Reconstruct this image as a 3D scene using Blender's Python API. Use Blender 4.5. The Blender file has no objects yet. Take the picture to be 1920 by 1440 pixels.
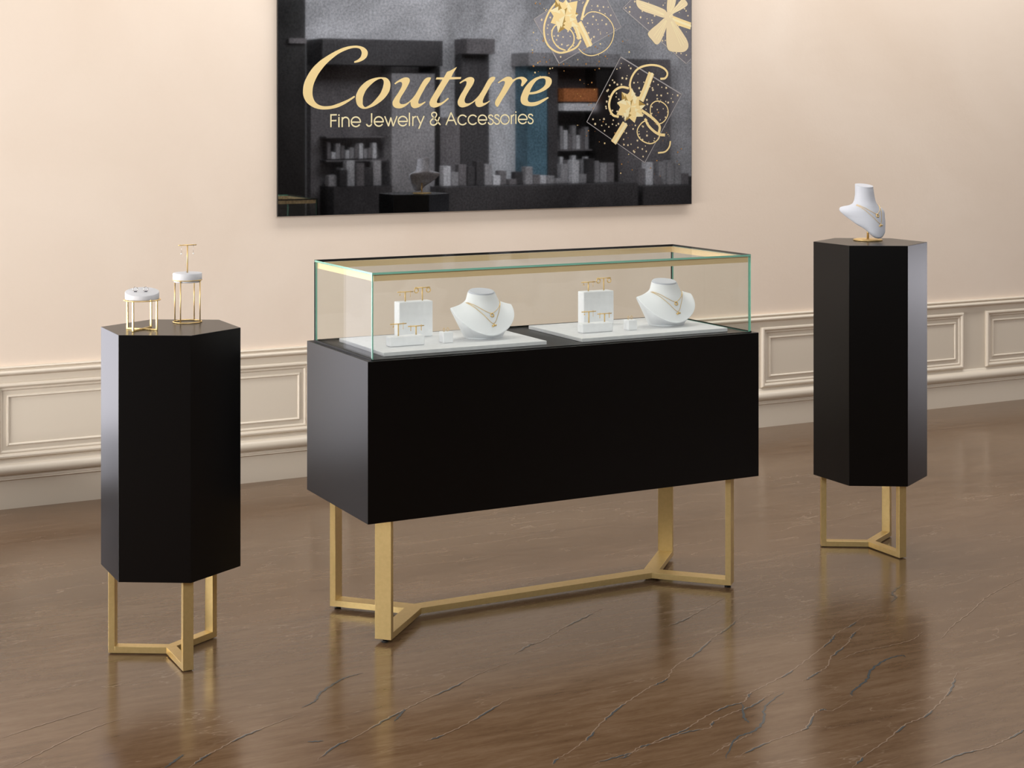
import bpy, bmesh, math
from mathutils import Vector, Matrix
from mathutils.bvhtree import BVHTree

C = bpy.context.scene.collection
PI = math.pi
SC = bpy.context.scene

# ------------------------------------------------------------------ helpers
class MB:
    """collects simple shapes and links them as one mesh object"""
    def __init__(self): self.v = []; self.f = []; self.m = []; self.s = []
    def add(self, vs, fs, mi=0, smooth=False):
        o = len(self.v); self.v += [tuple(p) for p in vs]
        for f in fs:
            self.f.append([i + o for i in f]); self.m.append(mi); self.s.append(smooth)
    def box(self, x0, x1, y0, y1, z0, z1, mi=0):
        vs = [(x0,y0,z0),(x1,y0,z0),(x1,y1,z0),(x0,y1,z0),(x0,y0,z1),(x1,y0,z1),(x1,y1,z1),(x0,y1,z1)]
        self.add(vs, [(3,2,1,0),(4,5,6,7),(0,1,5,4),(1,2,6,5),(2,3,7,6),(3,0,4,7)], mi)
    def hexa(self, bot, top, mi=0):
        n = len(bot); vs = list(bot) + list(top)
        fs = [tuple(reversed(range(n))), tuple(range(n, 2*n))]
        fs += [(i, (i+1) % n, n+(i+1) % n, n+i) for i in range(n)]
        self.add(vs, fs, mi)
    def prism(self, poly, z0, z1, mi=0):
        self.hexa([(x,y,z0) for x,y in poly], [(x,y,z1) for x,y in poly], mi)
    def loft(self, loops, cap0=True, cap1=True, mi=0, smooth=True):
        n = len(loops[0]); vs = [p for l in loops for p in l]; fs = []
        for k in range(len(loops)-1):
            for i in range(n):
                j = (i+1) % n
                fs.append((k*n+i, k*n+j, (k+1)*n+j, (k+1)*n+i))
        self.add(vs, fs, mi, smooth)
        if cap0: self.add(loops[0], [tuple(reversed(range(n)))], mi, False)
        if cap1: self.add(loops[-1], [tuple(range(n))], mi, False)
    def lathe(self, prof, cx=0, cy=0, n=48, mi=0, cap0=True, cap1=True):
        loops = [[(cx+r*math.cos(2*PI*i/n), cy+r*math.sin(2*PI*i/n), z) for i in range(n)] for r, z in prof]
        self.loft(loops, cap0, cap1, mi)
    def tube(self, pts, r, n=8, closed=False, mi=0):
        pts = [Vector(p) for p in pts]; N = len(pts); loops = []
        up = None
        for i, p in enumerate(pts):
            a = pts[(i-1) % N] if (closed or i > 0) else p
            b = pts[(i+1) % N] if (closed or i < N-1) else p
            t = (b-a).normalized()
            if up is None:
                up = Vector((0,0,1)) if abs(t.z) < .9 else Vector((1,0,0))
            s = t.cross(up).normalized(); up = s.cross(t).normalized()
            loops.append([p + (s*math.cos(2*PI*k/n) + up*math.sin(2*PI*k/n))*r for k in range(n)])
        if closed: loops.append(loops[0])
        self.loft(loops, not closed, not closed, mi)
    def torus(self, c, R, r, axis='z', n=32, m=10, mi=0):
        pts = []
        for i in range(n):
            a = 2*PI*i/n; u, w = R*math.cos(a), R*math.sin(a)
            pts.append({'z': (c[0]+u, c[1]+w, c[2]), 'y': (c[0]+u, c[1], c[2]+w), 'x': (c[0], c[1]+u, c[2]+w)}[axis])
        self.tube(pts, r, m, True, mi)
    def ball(self, c, r, mi=0, n=12):
        prof = [(max(1e-5, r*math.sin(PI*i/n)), -r*math.cos(PI*i/n)) for i in range(n+1)]
        loops = [[(c[0]+q*math.cos(2*PI*k/16), c[1]+q*math.sin(2*PI*k/16), c[2]+z) for k in range(16)] for q, z in prof]
        self.loft(loops, True, True, mi)
    def sweep_x(self, prof, x0, x1, y, mi=0, smooth=False):
        """profile of (protrusion, z) carried along X on a wall at y"""
        l0 = [(x0, y-p, z) for p, z in prof]; l1 = [(x1, y-p, z) for p, z in prof]
        n = len(prof)
        self.add(l0+l1, [(i, n+i, n+i+1, i+1) for i in range(n-1)], mi, smooth)
        self.add(l0, [tuple(range(n))], mi); self.add(l1, [tuple(reversed(range(n)))], mi)
    def frame(self, x0, x1, z0, z1, prof, y, mi=0):
        """mitred moulding round a rectangle, profile of (distance in from the outer edge, protrusion)"""
        rings = [[(x0+d, y-p, z0+d), (x1-d, y-p, z0+d), (x1-d, y-p, z1-d), (x0+d, y-p, z1-d)] for d, p in prof]
        self.loft(rings, False, False, mi, False)
    def build(self, name, mats, parent=None, bevel=0, sharp=None, segs=2):
        me = bpy.data.meshes.new(name); me.from_pydata(self.v, [], self.f)
        if not isinstance(mats, (list, tuple)): mats = [mats]
        for m in mats: me.materials.append(m)
        me.polygons.foreach_set('material_index', self.m)
        me.polygons.foreach_set('use_smooth', self.s)
        bm = bmesh.new(); bm.from_mesh(me); bmesh.ops.remove_doubles(bm, verts=bm.verts, dist=1e-6)
        bmesh.ops.recalc_face_normals(bm, faces=bm.faces)
        if bevel:
            es = [e for e in bm.edges if len(e.link_faces) == 2 and e.calc_face_angle(0) > .5]
            bmesh.ops.bevel(bm, geom=es, offset=bevel, segments=segs, profile=.5, affect='EDGES')
        bm.to_mesh(me); bm.free()
        if sharp is not None: me.set_sharp_from_angle(angle=sharp)
        me.update()
        o = bpy.data.objects.new(name, me); C.objects.link(o)
        if parent is not None: o.parent = parent
        return o

def empty(name, loc=(0,0,0), rz=0):
    o = bpy.data.objects.new(name, None); o.location = loc; o.rotation_euler = (0,0,rz)
    o.empty_display_size = .05; C.objects.link(o); return o
def tag(o, label, cat, group=None):
    o['label'] = label; o['category'] = cat
    if group: o['group'] = group
    return o
def struct(o, label=None):
    o['kind'] = 'structure'
    if label: o['label'] = label
    return o
def copy_tree(src, parent=None):
    c = src.copy(); C.objects.link(c)
    if parent is not None: c.parent = parent
    for ch in list(src.children): copy_tree(ch, c)
    return c
def smooth_path(pts, k=6):
    """Catmull-Rom through 2D points; a third entry marks a corner"""
    n = len(pts); P = [Vector(p[:2]) for p in pts]; cn = [len(p) > 2 for p in pts]; out = []
    for i in range(n):
        p1, p2 = P[i], P[(i+1) % n]
        p0 = p1 if cn[i] else P[(i-1) % n]; p3 = p2 if cn[(i+1) % n] else P[(i+2) % n]
        for j in range(k):
            t = j/k
            out.append(.5*((2*p1)+(p2-p0)*t+(2*p0-5*p1+4*p2-p3)*t*t+(3*p1-3*p2+p3-p0)*t**3))
    return out
def smooth_open(pts, k=6):
    n = len(pts); P = [Vector(p[:2]) for p in pts]; out = []
    for i in range(n-1):
        p1, p2 = P[i], P[i+1]; p0 = P[i-1] if i else p1*2-p2; p3 = P[i+2] if i < n-2 else p2*2-p1
        for j in range(k):
            t = j/k
            out.append(.5*((2*p1)+(p2-p0)*t+(2*p0-5*p1+4*p2-p3)*t*t+(3*p1-3*p2+p3-p0)*t**3))
    return out + [P[-1]]
def ribbon(mb, pts, w, to3, mi=0, taper=False, cap=0):
    pts = [Vector(p) for p in pts]; N = len(pts); L = []; Rr = []
    for i, p in enumerate(pts):
        t = (pts[min(i+1,N-1)]-pts[max(i-1,0)]).normalized(); nn = Vector((-t.y, t.x))
        q = p.copy()
        if cap and i == 0: q -= t*cap
        if cap and i == N-1: q += t*cap
        ww = w/2*(math.sin(PI*(i+.25)/(N-.5))**.5 if taper else 1)
        L.append(to3(q+nn*ww)); Rr.append(to3(q-nn*ww))
    mb.add(L+Rr, [(i, i+1, N+i+1, N+i) for i in range(N-1)], mi)

# ------------------------------------------------------------------ materials
def new_mat(name):
    m = bpy.data.materials.new(name); m.use_nodes = True
    nt = m.node_tree; return m, nt, nt.nodes['Principled BSDF']
def simple(name, col, rough=.5, metal=0, spec=.5, coat=0):
    m, nt, b = new_mat(name)
    b.inputs['Base Color'].default_value = (*col, 1); b.inputs['Roughness'].default_value = rough
    b.inputs['Metallic'].default_value = metal; b.inputs['Specular IOR Level'].default_value = spec
    b.inputs['Coat Weight'].default_value = coat
    return m
def noisy(name, c0, c1, rough, scale, detail=4, bump=0, bscale=None, metal=0, spec=.5, stretch=(1,1,1)):
    m, nt, b = new_mat(name); N = nt.nodes; L = nt.links
    tc = N.new('ShaderNodeTexCoord'); mp = N.new('ShaderNodeMapping'); mp.inputs['Scale'].default_value = stretch
    L.new(tc.outputs['Object'], mp.inputs['Vector'])
    nz = N.new('ShaderNodeTexNoise'); nz.inputs['Scale'].default_value = scale; nz.inputs['Detail'].default_value = detail
    L.new(mp.outputs['Vector'], nz.inputs['Vector'])
    cr = N.new('ShaderNodeValToRGB'); cr.color_ramp.elements[0].position = .35; cr.color_ramp.elements[1].position = .65
    cr.color_ramp.elements[0].color = (*c0,1); cr.color_ramp.elements[1].color = (*c1,1)
    L.new(nz.outputs['Fac'], cr.inputs['Fac']); L.new(cr.outputs['Color'], b.inputs['Base Color'])
    b.inputs['Roughness'].default_value = rough; b.inputs['Metallic'].default_value = metal
    b.inputs['Specular IOR Level'].default_value = spec
    if bump:
        n2 = N.new('ShaderNodeTexNoise'); n2.inputs['Scale'].default_value = bscale or scale*4; n2.inputs['Detail'].default_value = 6
        L.new(mp.outputs['Vector'], n2.inputs['Vector'])
        bp = N.new('ShaderNodeBump'); bp.inputs['Strength'].default_value = bump; bp.inputs['Distance'].default_value = .004
        L.new(n2.outputs['Fac'], bp.inputs['Height']); L.new(bp.outputs['Normal'], b.inputs['Normal'])
    return m
def emit(name, col, s):
    m = bpy.data.materials.new(name); m.use_nodes = True; nt = m.node_tree; nt.nodes.clear()
    e = nt.nodes.new('ShaderNodeEmission'); e.inputs['Color'].default_value = (*col,1); e.inputs['Strength'].default_value = s
    o = nt.nodes.new('ShaderNodeOutputMaterial'); nt.links.new(e.outputs[0], o.inputs['Surface']); return m
def glass_mat():
    m = bpy.data.materials.new('clear_pane'); m.use_nodes = True; nt = m.node_tree; nt.nodes.clear(); N = nt.nodes; L = nt.links
    t = N.new('ShaderNodeBsdfTransparent'); t.inputs['Color'].default_value = (.965,.975,.967,1)
    g = N.new('ShaderNodeBsdfGlossy'); g.inputs['Roughness'].default_value = 0; g.inputs['Color'].default_value = (1,1,1,1)
    lw = N.new('ShaderNodeLayerWeight'); lw.inputs['Blend'].default_value = .5
    pw = N.new('ShaderNodeMath'); pw.operation = 'POWER'; pw.inputs[1].default_value = 5; L.new(lw.outputs['Facing'], pw.inputs[0])
    ml = N.new('ShaderNodeMath'); ml.operation = 'MULTIPLY_ADD'; ml.inputs[1].default_value = .13; ml.inputs[2].default_value = .018; L.new(pw.outputs[0], ml.inputs[0])
    mx = N.new('ShaderNodeMixShader'); L.new(ml.outputs[0], mx.inputs['Fac']); L.new(t.outputs[0], mx.inputs[1]); L.new(g.outputs[0], mx.inputs[2])
    o = N.new('ShaderNodeOutputMaterial'); L.new(mx.outputs[0], o.inputs['Surface']); return m

def plaster_mat():
    m, nt, b = new_mat('cream_plaster'); N = nt.nodes; L = nt.links
    tc = N.new('ShaderNodeTexCoord')
    n1 = N.new('ShaderNodeTexNoise'); n1.inputs['Scale'].default_value = .9; n1.inputs['Detail'].default_value = 6; n1.inputs['Distortion'].default_value = .6
    n2 = N.new('ShaderNodeTexNoise'); n2.inputs['Scale'].default_value = 14; n2.inputs['Detail'].default_value = 8; n2.inputs['Roughness'].default_value = .65
    L.new(tc.outputs['Object'], n1.inputs['Vector']); L.new(tc.outputs['Object'], n2.inputs['Vector'])
    cr = N.new('ShaderNodeValToRGB'); e = cr.color_ramp.elements
    e[0].position = .3; e[0].color = (*PLASTER0,1); e[1].position = .7; e[1].color = (*PLASTER1,1)
    L.new(n1.outputs['Fac'], cr.inputs['Fac']); L.new(cr.outputs['Color'], b.inputs['Base Color'])
    mu = N.new('ShaderNodeMath'); mu.operation = 'MULTIPLY_ADD'; mu.inputs[1].default_value = .5; L.new(n2.outputs['Fac'], mu.inputs[0]); L.new(n1.outputs['Fac'], mu.inputs[2])
    bp = N.new('ShaderNodeBump'); bp.inputs['Strength'].default_value = .16; bp.inputs['Distance'].default_value = .02
    L.new(mu.outputs[0], bp.inputs['Height']); L.new(bp.outputs['Normal'], b.inputs['Normal'])
    b.inputs['Roughness'].default_value = .75; b.inputs['Specular IOR Level'].default_value = .2
    return m

def marble_mat():
    m, nt, b = new_mat('brown_marble'); N = nt.nodes; L = nt.links
    tc = N.new('ShaderNodeTexCoord')
    def noise(scale, detail, stretch, rot, dist=0., rough=.5):
        mp = N.new('ShaderNodeMapping'); mp.inputs['Scale'].default_value = stretch; mp.inputs['Rotation'].default_value = (0,0,rot)
        L.new(tc.outputs['Object'], mp.inputs['Vector'])
        n = N.new('ShaderNodeTexNoise'); n.inputs['Scale'].default_value = scale; n.inputs['Detail'].default_value = detail
        n.inputs['Distortion'].default_value = dist; n.inputs['Roughness'].default_value = rough
        L.new(mp.outputs['Vector'], n.inputs['Vector']); return n
    big = noise(1.1, 5, (1,2.2,1), .45, .4)
    streak = noise(4.5, 7, (1,6,1), .48, .2, .62)
    fine = noise(40, 4, (1,3,1), .48)
    cr = N.new('ShaderNodeValToRGB'); e = cr.color_ramp.elements
    e[0].position = .34; e[0].color = (*MARBLE0,1); e[1].position = .68; e[1].color = (*MARBLE2,1)
    x = e.new(.5); x.color = (*MARBLE1,1)
    mix = N.new('ShaderNodeMath'); mix.operation = 'MULTIPLY_ADD'; mix.inputs[1].default_value = .55
    hv = N.new('ShaderNodeMath'); hv.operation = 'MULTIPLY'; hv.inputs[1].default_value = .45
    L.new(big.outputs['Fac'], hv.inputs[0]); L.new(streak.outputs['Fac'], mix.inputs[0]); L.new(hv.outputs[0], mix.inputs[2])
    ad = N.new('ShaderNodeMath'); ad.operation = 'MULTIPLY_ADD'; ad.inputs[1].default_value = .16; ad.inputs[2].default_value = -.08
    L.new(fine.outputs['Fac'], ad.inputs[0])
    sm = N.new('ShaderNodeMath'); sm.operation = 'ADD'; L.new(mix.outputs[0], sm.inputs[0]); L.new(ad.outputs[0], sm.inputs[1])
    L.new(sm.outputs[0], cr.inputs['Fac'])
    # thin pale veins: the zero line of a stretched noise, broken up by a second one
    vn = noise(1.5, 5, (1,4.5,1), .52, .35, .55)
    sb = N.new('ShaderNodeMath'); sb.operation = 'SUBTRACT'; sb.inputs[1].default_value = .5; L.new(vn.outputs['Fac'], sb.inputs[0])
    ab = N.new('ShaderNodeMath'); ab.operation = 'ABSOLUTE'; L.new(sb.outputs[0], ab.inputs[0])
    lt = N.new('ShaderNodeMapRange'); lt.inputs['From Min'].default_value = 0; lt.inputs['From Max'].default_value = .0055
    lt.inputs['To Min'].default_value = 1; lt.inputs['To Max'].default_value = 0; L.new(ab.outputs[0], lt.inputs['Value'])
    br = noise(2.2, 3, (1,1,1), 0)
    bm_ = N.new('ShaderNodeMapRange'); bm_.inputs['From Min'].default_value = .42; bm_.inputs['From Max'].default_value = .66
    bm_.inputs['To Max'].default_value = .6; L.new(br.outputs['Fac'], bm_.inputs['Value'])
    vm = N.new('ShaderNodeMath'); vm.operation = 'MULTIPLY'; L.new(lt.outputs[0], vm.inputs[0]); L.new(bm_.outputs[0], vm.inputs[1])
    mx = N.new('ShaderNodeMix'); mx.data_type = 'RGBA'; L.new(vm.outputs[0], mx.inputs['Factor'])
    L.new(cr.outputs['Color'], mx.inputs['A']); mx.inputs['B'].default_value = (.34,.25,.18,1)
    L.new(mx.outputs['Result'], b.inputs['Base Color'])
    rr = N.new('ShaderNodeMapRange'); rr.inputs['To Min'].default_value = .13; rr.inputs['To Max'].default_value = .24
    L.new(streak.outputs['Fac'], rr.inputs['Value']); L.new(rr.outputs[0], b.inputs['Roughness'])
    b.inputs['Specular IOR Level'].default_value = FLOOR_SPEC
    return m

def sign_mat(name, base, var=.25, rough=.05, grain=.3):
    """printed, polished dark metal: a grey stone picture that mirrors the room"""
    m, nt, b = new_mat(name); N = nt.nodes; L = nt.links
    tc = N.new('ShaderNodeTexCoord')
    def nz(scale, detail, rough, dist=0.):
        n = N.new('ShaderNodeTexNoise'); n.inputs['Scale'].default_value = scale; n.inputs['Detail'].default_value = detail
        n.inputs['Roughness'].default_value = rough; n.inputs['Distortion'].default_value = dist
        L.new(tc.outputs['Object'], n.inputs['Vector']); return n
    def ramp(n, lo, hi, a, b_):
        r = N.new('ShaderNodeMapRange'); r.inputs['From Min'].default_value = lo; r.inputs['From Max'].default_value = hi
        r.inputs['To Min'].default_value = a; r.inputs['To Max'].default_value = b_; L.new(n.outputs['Fac'], r.inputs['Value']); return r
    r1 = ramp(nz(1.7, 8, .6, .6), .36, .64, 1-var, 1+var)          # blotches of the stone picture
    r2 = ramp(nz(95, 3, .6), .3, .7, 1-.3*grain, 1+.3*grain)        # its grain
    mu = N.new('ShaderNodeMath'); mu.operation = 'MULTIPLY'; L.new(r1.outputs[0], mu.inputs[0]); L.new(r2.outputs[0], mu.inputs[1])
    vm = N.new('ShaderNodeVectorMath'); vm.operation = 'SCALE'; vm.inputs[0].default_value = base
    L.new(mu.outputs[0], vm.inputs['Scale']); L.new(vm.outputs[0], b.inputs['Base Color'])
    b.inputs['Metallic'].default_value = 1; b.inputs['Roughness'].default_value = rough
    return m
def print_mat(name, col, gloss=.12):
    """flat printed ink under the same polish"""
    return simple(name, col, .35, .25, .5, 0)
# ------------------------------------------------------------------ colours and levels
PLASTER0 = (.79,.665,.555); PLASTER1 = (.86,.745,.64)
MARBLE0 = (.100,.054,.026); MARBLE1 = (.140,.081,.042); MARBLE2 = (.190,.120,.070)
FLOOR_SPEC = .5
WORLD = (1.0,.97,.93); WORLD_S = .42
KEY_W = 105; KEY_COL = (1,.965,.925)
GLOW_L = 3.1; GLOW_R = 5.2; GLOW_SIDE = 29; GLOW_COL = (.94,.92,1.0); SIDE_COL = (1,.965,.93)
EXPO = 0.0
LETTERS = [
 [[(358.2, 528.2, 1), (361.4, 522.1, 1), (331.7, 502.2), (305.2, 487.3), (278.9, 476.2), (252.6, 470.0), (226.5, 466.8), (200.4, 467.0), (174.4, 472.4), (153.7, 482.1), (135.6, 495.5), (124.0, 512.5), (117.5, 532.0), (117.0, 551.4), (120.1, 573.4), (126.5, 592.9), (135.6, 611.3), (148.5, 632.2), (164.0, 651.9), (182.2, 669.2), (200.4, 684.2), (221.3, 698.0), (242.2, 710.6), (263.1, 722.0), (284.2, 732.2), (305.2, 740.5), (326.4, 746.5), (347.6, 749.9), (368.8, 751.0), (387.4, 748.9), (403.5, 743.5), (415.5, 734.5), (421.6, 724.2), (420.8, 711.0), (415.5, 699.8), (406.1, 690.9), (392.8, 683.3), (376.8, 677.6), (358.2, 674.1, 1), (358.2, 681.1, 1), (371.5, 686.7), (383.4, 695.6), (390.6, 705.6), (393.6, 716.8), (392.2, 726.7), (386.9, 735.2), (376.8, 740.0), (360.8, 741.0), (342.3, 738.2), (321.1, 731.6), (300.0, 722.6), (278.9, 711.2), (257.9, 696.1), (236.9, 678.6), (218.6, 661.2), (203.0, 642.6), (187.4, 621.6), (175.7, 600.7), (166.6, 579.9), (161.4, 559.1), (160.1, 539.5), (162.0, 523.6), (167.9, 507.8), (177.0, 495.6), (190.0, 487.1), (208.2, 481.7), (229.1, 481.0), (252.6, 484.0), (278.9, 492.2), (305.2, 502.1), (331.7, 513.3)]],
 [[(365.6, 511.0), (367.5, 530.8), (375.5, 550.6), (387.4, 568.0), (403.5, 583.0), (422.2, 595.6), (443.6, 604.5), (465.1, 609.7), (480.2, 611.5), (497.5, 611.2), (510.5, 609.4), (521.3, 602.5), (528.9, 592.5), (532.2, 579.6), (531.1, 565.6), (526.7, 549.5), (517.0, 533.5), (504.0, 518.4), (488.9, 505.4), (471.6, 493.4), (454.4, 483.4), (437.2, 476.4), (424.9, 472.2), (408.8, 469.4), (392.8, 471.4), (379.5, 478.8), (370.1, 491.2)], [(398.1, 503.6), (398.7, 518.5), (404.8, 535.9), (414.1, 553.3), (427.5, 568.3), (440.9, 580.8), (457.1, 593.4), (473.2, 601.8), (486.7, 605.1), (494.3, 602.2), (499.2, 595.3), (500.1, 583.3), (497.5, 569.3), (491.0, 553.3), (482.4, 537.3), (469.4, 521.3), (454.4, 505.3), (439.3, 491.3), (418.2, 479.6), (408.8, 477.6), (402.1, 482.6), (398.1, 491.2)]],
 [[(552.2, 583.7, 1), (556.1, 579.8, 1), (564.8, 585.8), (575.7, 590.9), (584.5, 591.0), (589.3, 586.0), (589.9, 578.0), (585.6, 565.9), (575.7, 549.8), (564.8, 533.7), (553.9, 519.7), (546.3, 506.6), (543.0, 495.6), (545.2, 484.6), (552.8, 476.6), (564.8, 472.6), (580.1, 472.0), (595.4, 476.7), (608.5, 483.7), (619.5, 491.8), (630.5, 501.9, 1), (631.6, 491.8), (634.9, 481.7), (641.5, 475.7), (650.3, 472.7), (663.5, 474.7), (676.8, 479.8), (692.3, 489.9), (705.6, 499.1, 1), (703.4, 503.7, 1), (692.3, 498.0), (681.2, 493.5), (673.5, 492.9), (669.7, 496.9), (670.6, 506.0), (676.8, 520.2), (685.6, 536.4), (696.7, 554.6), (707.8, 572.9), (718.9, 587.1), (727.8, 599.3), (732.7, 609.5), (730.0, 613.1), (721.1, 613.4), (710.0, 610.3), (698.9, 602.1), (690.1, 590.9), (681.2, 576.7), (670.2, 558.5), (659.1, 540.2), (645.9, 523.1), (632.7, 509.9), (619.5, 499.8), (604.2, 492.7), (591.0, 490.7), (581.2, 492.7), (576.8, 499.7), (577.9, 509.7), (584.5, 523.8), (595.4, 539.9), (606.4, 556.0), (617.3, 574.2), (625.0, 588.3), (627.6, 598.4), (625.0, 606.5), (618.4, 610.8), (608.5, 612.3), (595.4, 609.8), (580.1, 603.0), (564.8, 593.9)]],
 [[(863.2, 662.2, 1), (856.0, 650.0), (845.6, 634.9), (835.3, 615.7, 1), (886.1, 616.2, 1), (883.0, 607.2, 1), (826.0, 604.4, 1), (814.7, 587.9), (802.3, 569.2), (790.0, 550.5), (777.6, 531.8), (767.4, 515.9), (762.3, 503.8), (764.3, 497.3), (773.5, 496.8), (785.9, 499.2), (798.2, 505.8), (810.5, 515.2), (818.8, 520.8, 1), (822.9, 516.1, 1), (810.5, 505.8), (798.2, 496.5), (783.8, 487.1), (767.4, 479.6), (753.1, 475.9), (740.8, 476.8), (730.6, 482.4), (726.1, 492.6), (727.5, 503.7), (734.7, 518.6), (746.9, 537.2), (759.2, 555.9), (771.5, 574.5), (781.7, 589.5), (791.0, 604.1, 1), (757.2, 604.2, 1), (762.3, 613.5, 1), (798.2, 613.9, 1), (806.4, 627.0), (814.7, 640.2, 1), (827.0, 644.0), (839.4, 649.8), (851.8, 656.5)]],
 [[(877.8, 590.3, 1), (880.9, 586.2, 1), (891.3, 592.3), (901.7, 597.1), (910.0, 597.5), (914.2, 593.4), (913.2, 583.1), (905.9, 569.9), (895.4, 553.0), (885.0, 537.9), (876.7, 522.9), (870.5, 509.8), (868.4, 498.5), (871.5, 487.3), (879.8, 479.8), (891.3, 477.0), (905.9, 478.9), (922.5, 484.6), (937.2, 493.1), (949.7, 500.6), (958.1, 507.2, 1), (958.1, 496.9), (962.3, 486.6), (968.6, 480.4), (979.1, 478.5), (991.8, 481.0), (1008.6, 488.5), (1023.4, 498.0), (1034.0, 505.6, 1), (1031.9, 509.4, 1), (1021.3, 502.7), (1008.6, 498.0), (1000.2, 497.0), (996.0, 501.7), (998.1, 512.1), (1006.5, 529.1), (1019.2, 549.9), (1031.9, 570.8), (1042.5, 587.9), (1053.1, 599.4), (1059.4, 608.9), (1061.1, 615.5), (1055.2, 619.2), (1044.6, 618.6), (1034.0, 613.4), (1023.4, 602.9), (1012.8, 585.8), (1000.2, 564.9), (987.5, 546.0), (974.9, 529.9), (960.2, 515.7), (943.5, 502.5), (926.7, 495.9), (912.1, 495.8), (904.8, 500.5), (902.7, 509.9), (906.9, 523.0), (916.3, 540.0), (928.8, 558.8), (941.4, 575.8), (949.7, 590.9), (952.9, 602.2), (950.8, 609.7), (943.5, 614.9), (933.0, 616.7), (918.4, 614.1), (901.7, 605.5), (887.1, 596.9)]],
 [[(1075.1, 593.0, 1), (1078.6, 589.1, 1), (1089.8, 595.9), (1099.9, 599.6), (1108.1, 599.6), (1112.2, 595.2), (1111.1, 587.0), (1105.0, 574.2), (1093.8, 556.0), (1081.6, 536.1), (1069.4, 517.9), (1062.3, 505.2), (1060.7, 496.2), (1063.3, 487.2), (1069.4, 480.3), (1075.5, 480.8), (1081.6, 489.0), (1091.8, 505.3), (1104.0, 523.5), (1116.2, 539.9), (1128.5, 558.1), (1140.8, 576.3), (1153.1, 592.8), (1165.4, 603.8), (1177.7, 609.0), (1190.1, 610.4), (1198.3, 606.8), (1201.4, 598.6), (1199.3, 587.7), (1197.3, 578.6, 1), (1203.5, 575.3, 1), (1212.7, 584.2), (1223.1, 595.2), (1230.9, 604.4, 1), (1227.2, 609.8), (1218.9, 616.1), (1206.5, 620.6), (1192.1, 620.4), (1175.7, 616.6), (1161.3, 610.1), (1151.0, 607.3, 1), (1149.0, 613.6), (1140.8, 619.0), (1128.5, 620.7), (1116.2, 617.9), (1102.0, 610.5), (1087.7, 601.3)]],
 [[(1340.7, 526.3, 1), (1344.9, 522.3, 1), (1331.3, 513.4), (1314.5, 503.3), (1297.8, 494.1), (1279.1, 486.7), (1260.4, 483.0), (1239.6, 482.9), (1221.0, 485.6), (1206.5, 491.1), (1198.3, 500.2), (1195.2, 512.9), (1197.3, 527.5), (1203.5, 544.0), (1212.7, 562.3), (1225.1, 578.8), (1239.6, 593.5), (1256.2, 606.4), (1274.9, 616.7), (1293.7, 622.4), (1312.4, 624.4), (1331.3, 624.0), (1348.0, 620.2), (1358.5, 612.0), (1361.3, 601.9), (1358.5, 589.0), (1348.0, 574.2), (1331.3, 562.1), (1310.4, 551.9), (1287.4, 544.4), (1264.5, 539.7), (1239.6, 537.8, 1), (1235.5, 529.5), (1232.4, 516.7), (1234.4, 507.6), (1241.7, 502.1), (1256.2, 501.3), (1272.8, 503.1), (1291.6, 507.8), (1310.4, 515.2), (1327.1, 521.7)], [(1242.7, 548.2, 1), (1247.9, 560.7), (1256.2, 575.3), (1266.6, 590.1), (1279.1, 603.0), (1293.7, 611.4), (1308.3, 614.3), (1320.8, 613.5), (1327.1, 608.9), (1329.2, 599.8), (1327.1, 586.9), (1318.7, 575.8), (1304.1, 565.6), (1285.3, 556.3), (1264.5, 550.7)]],
]
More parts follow.
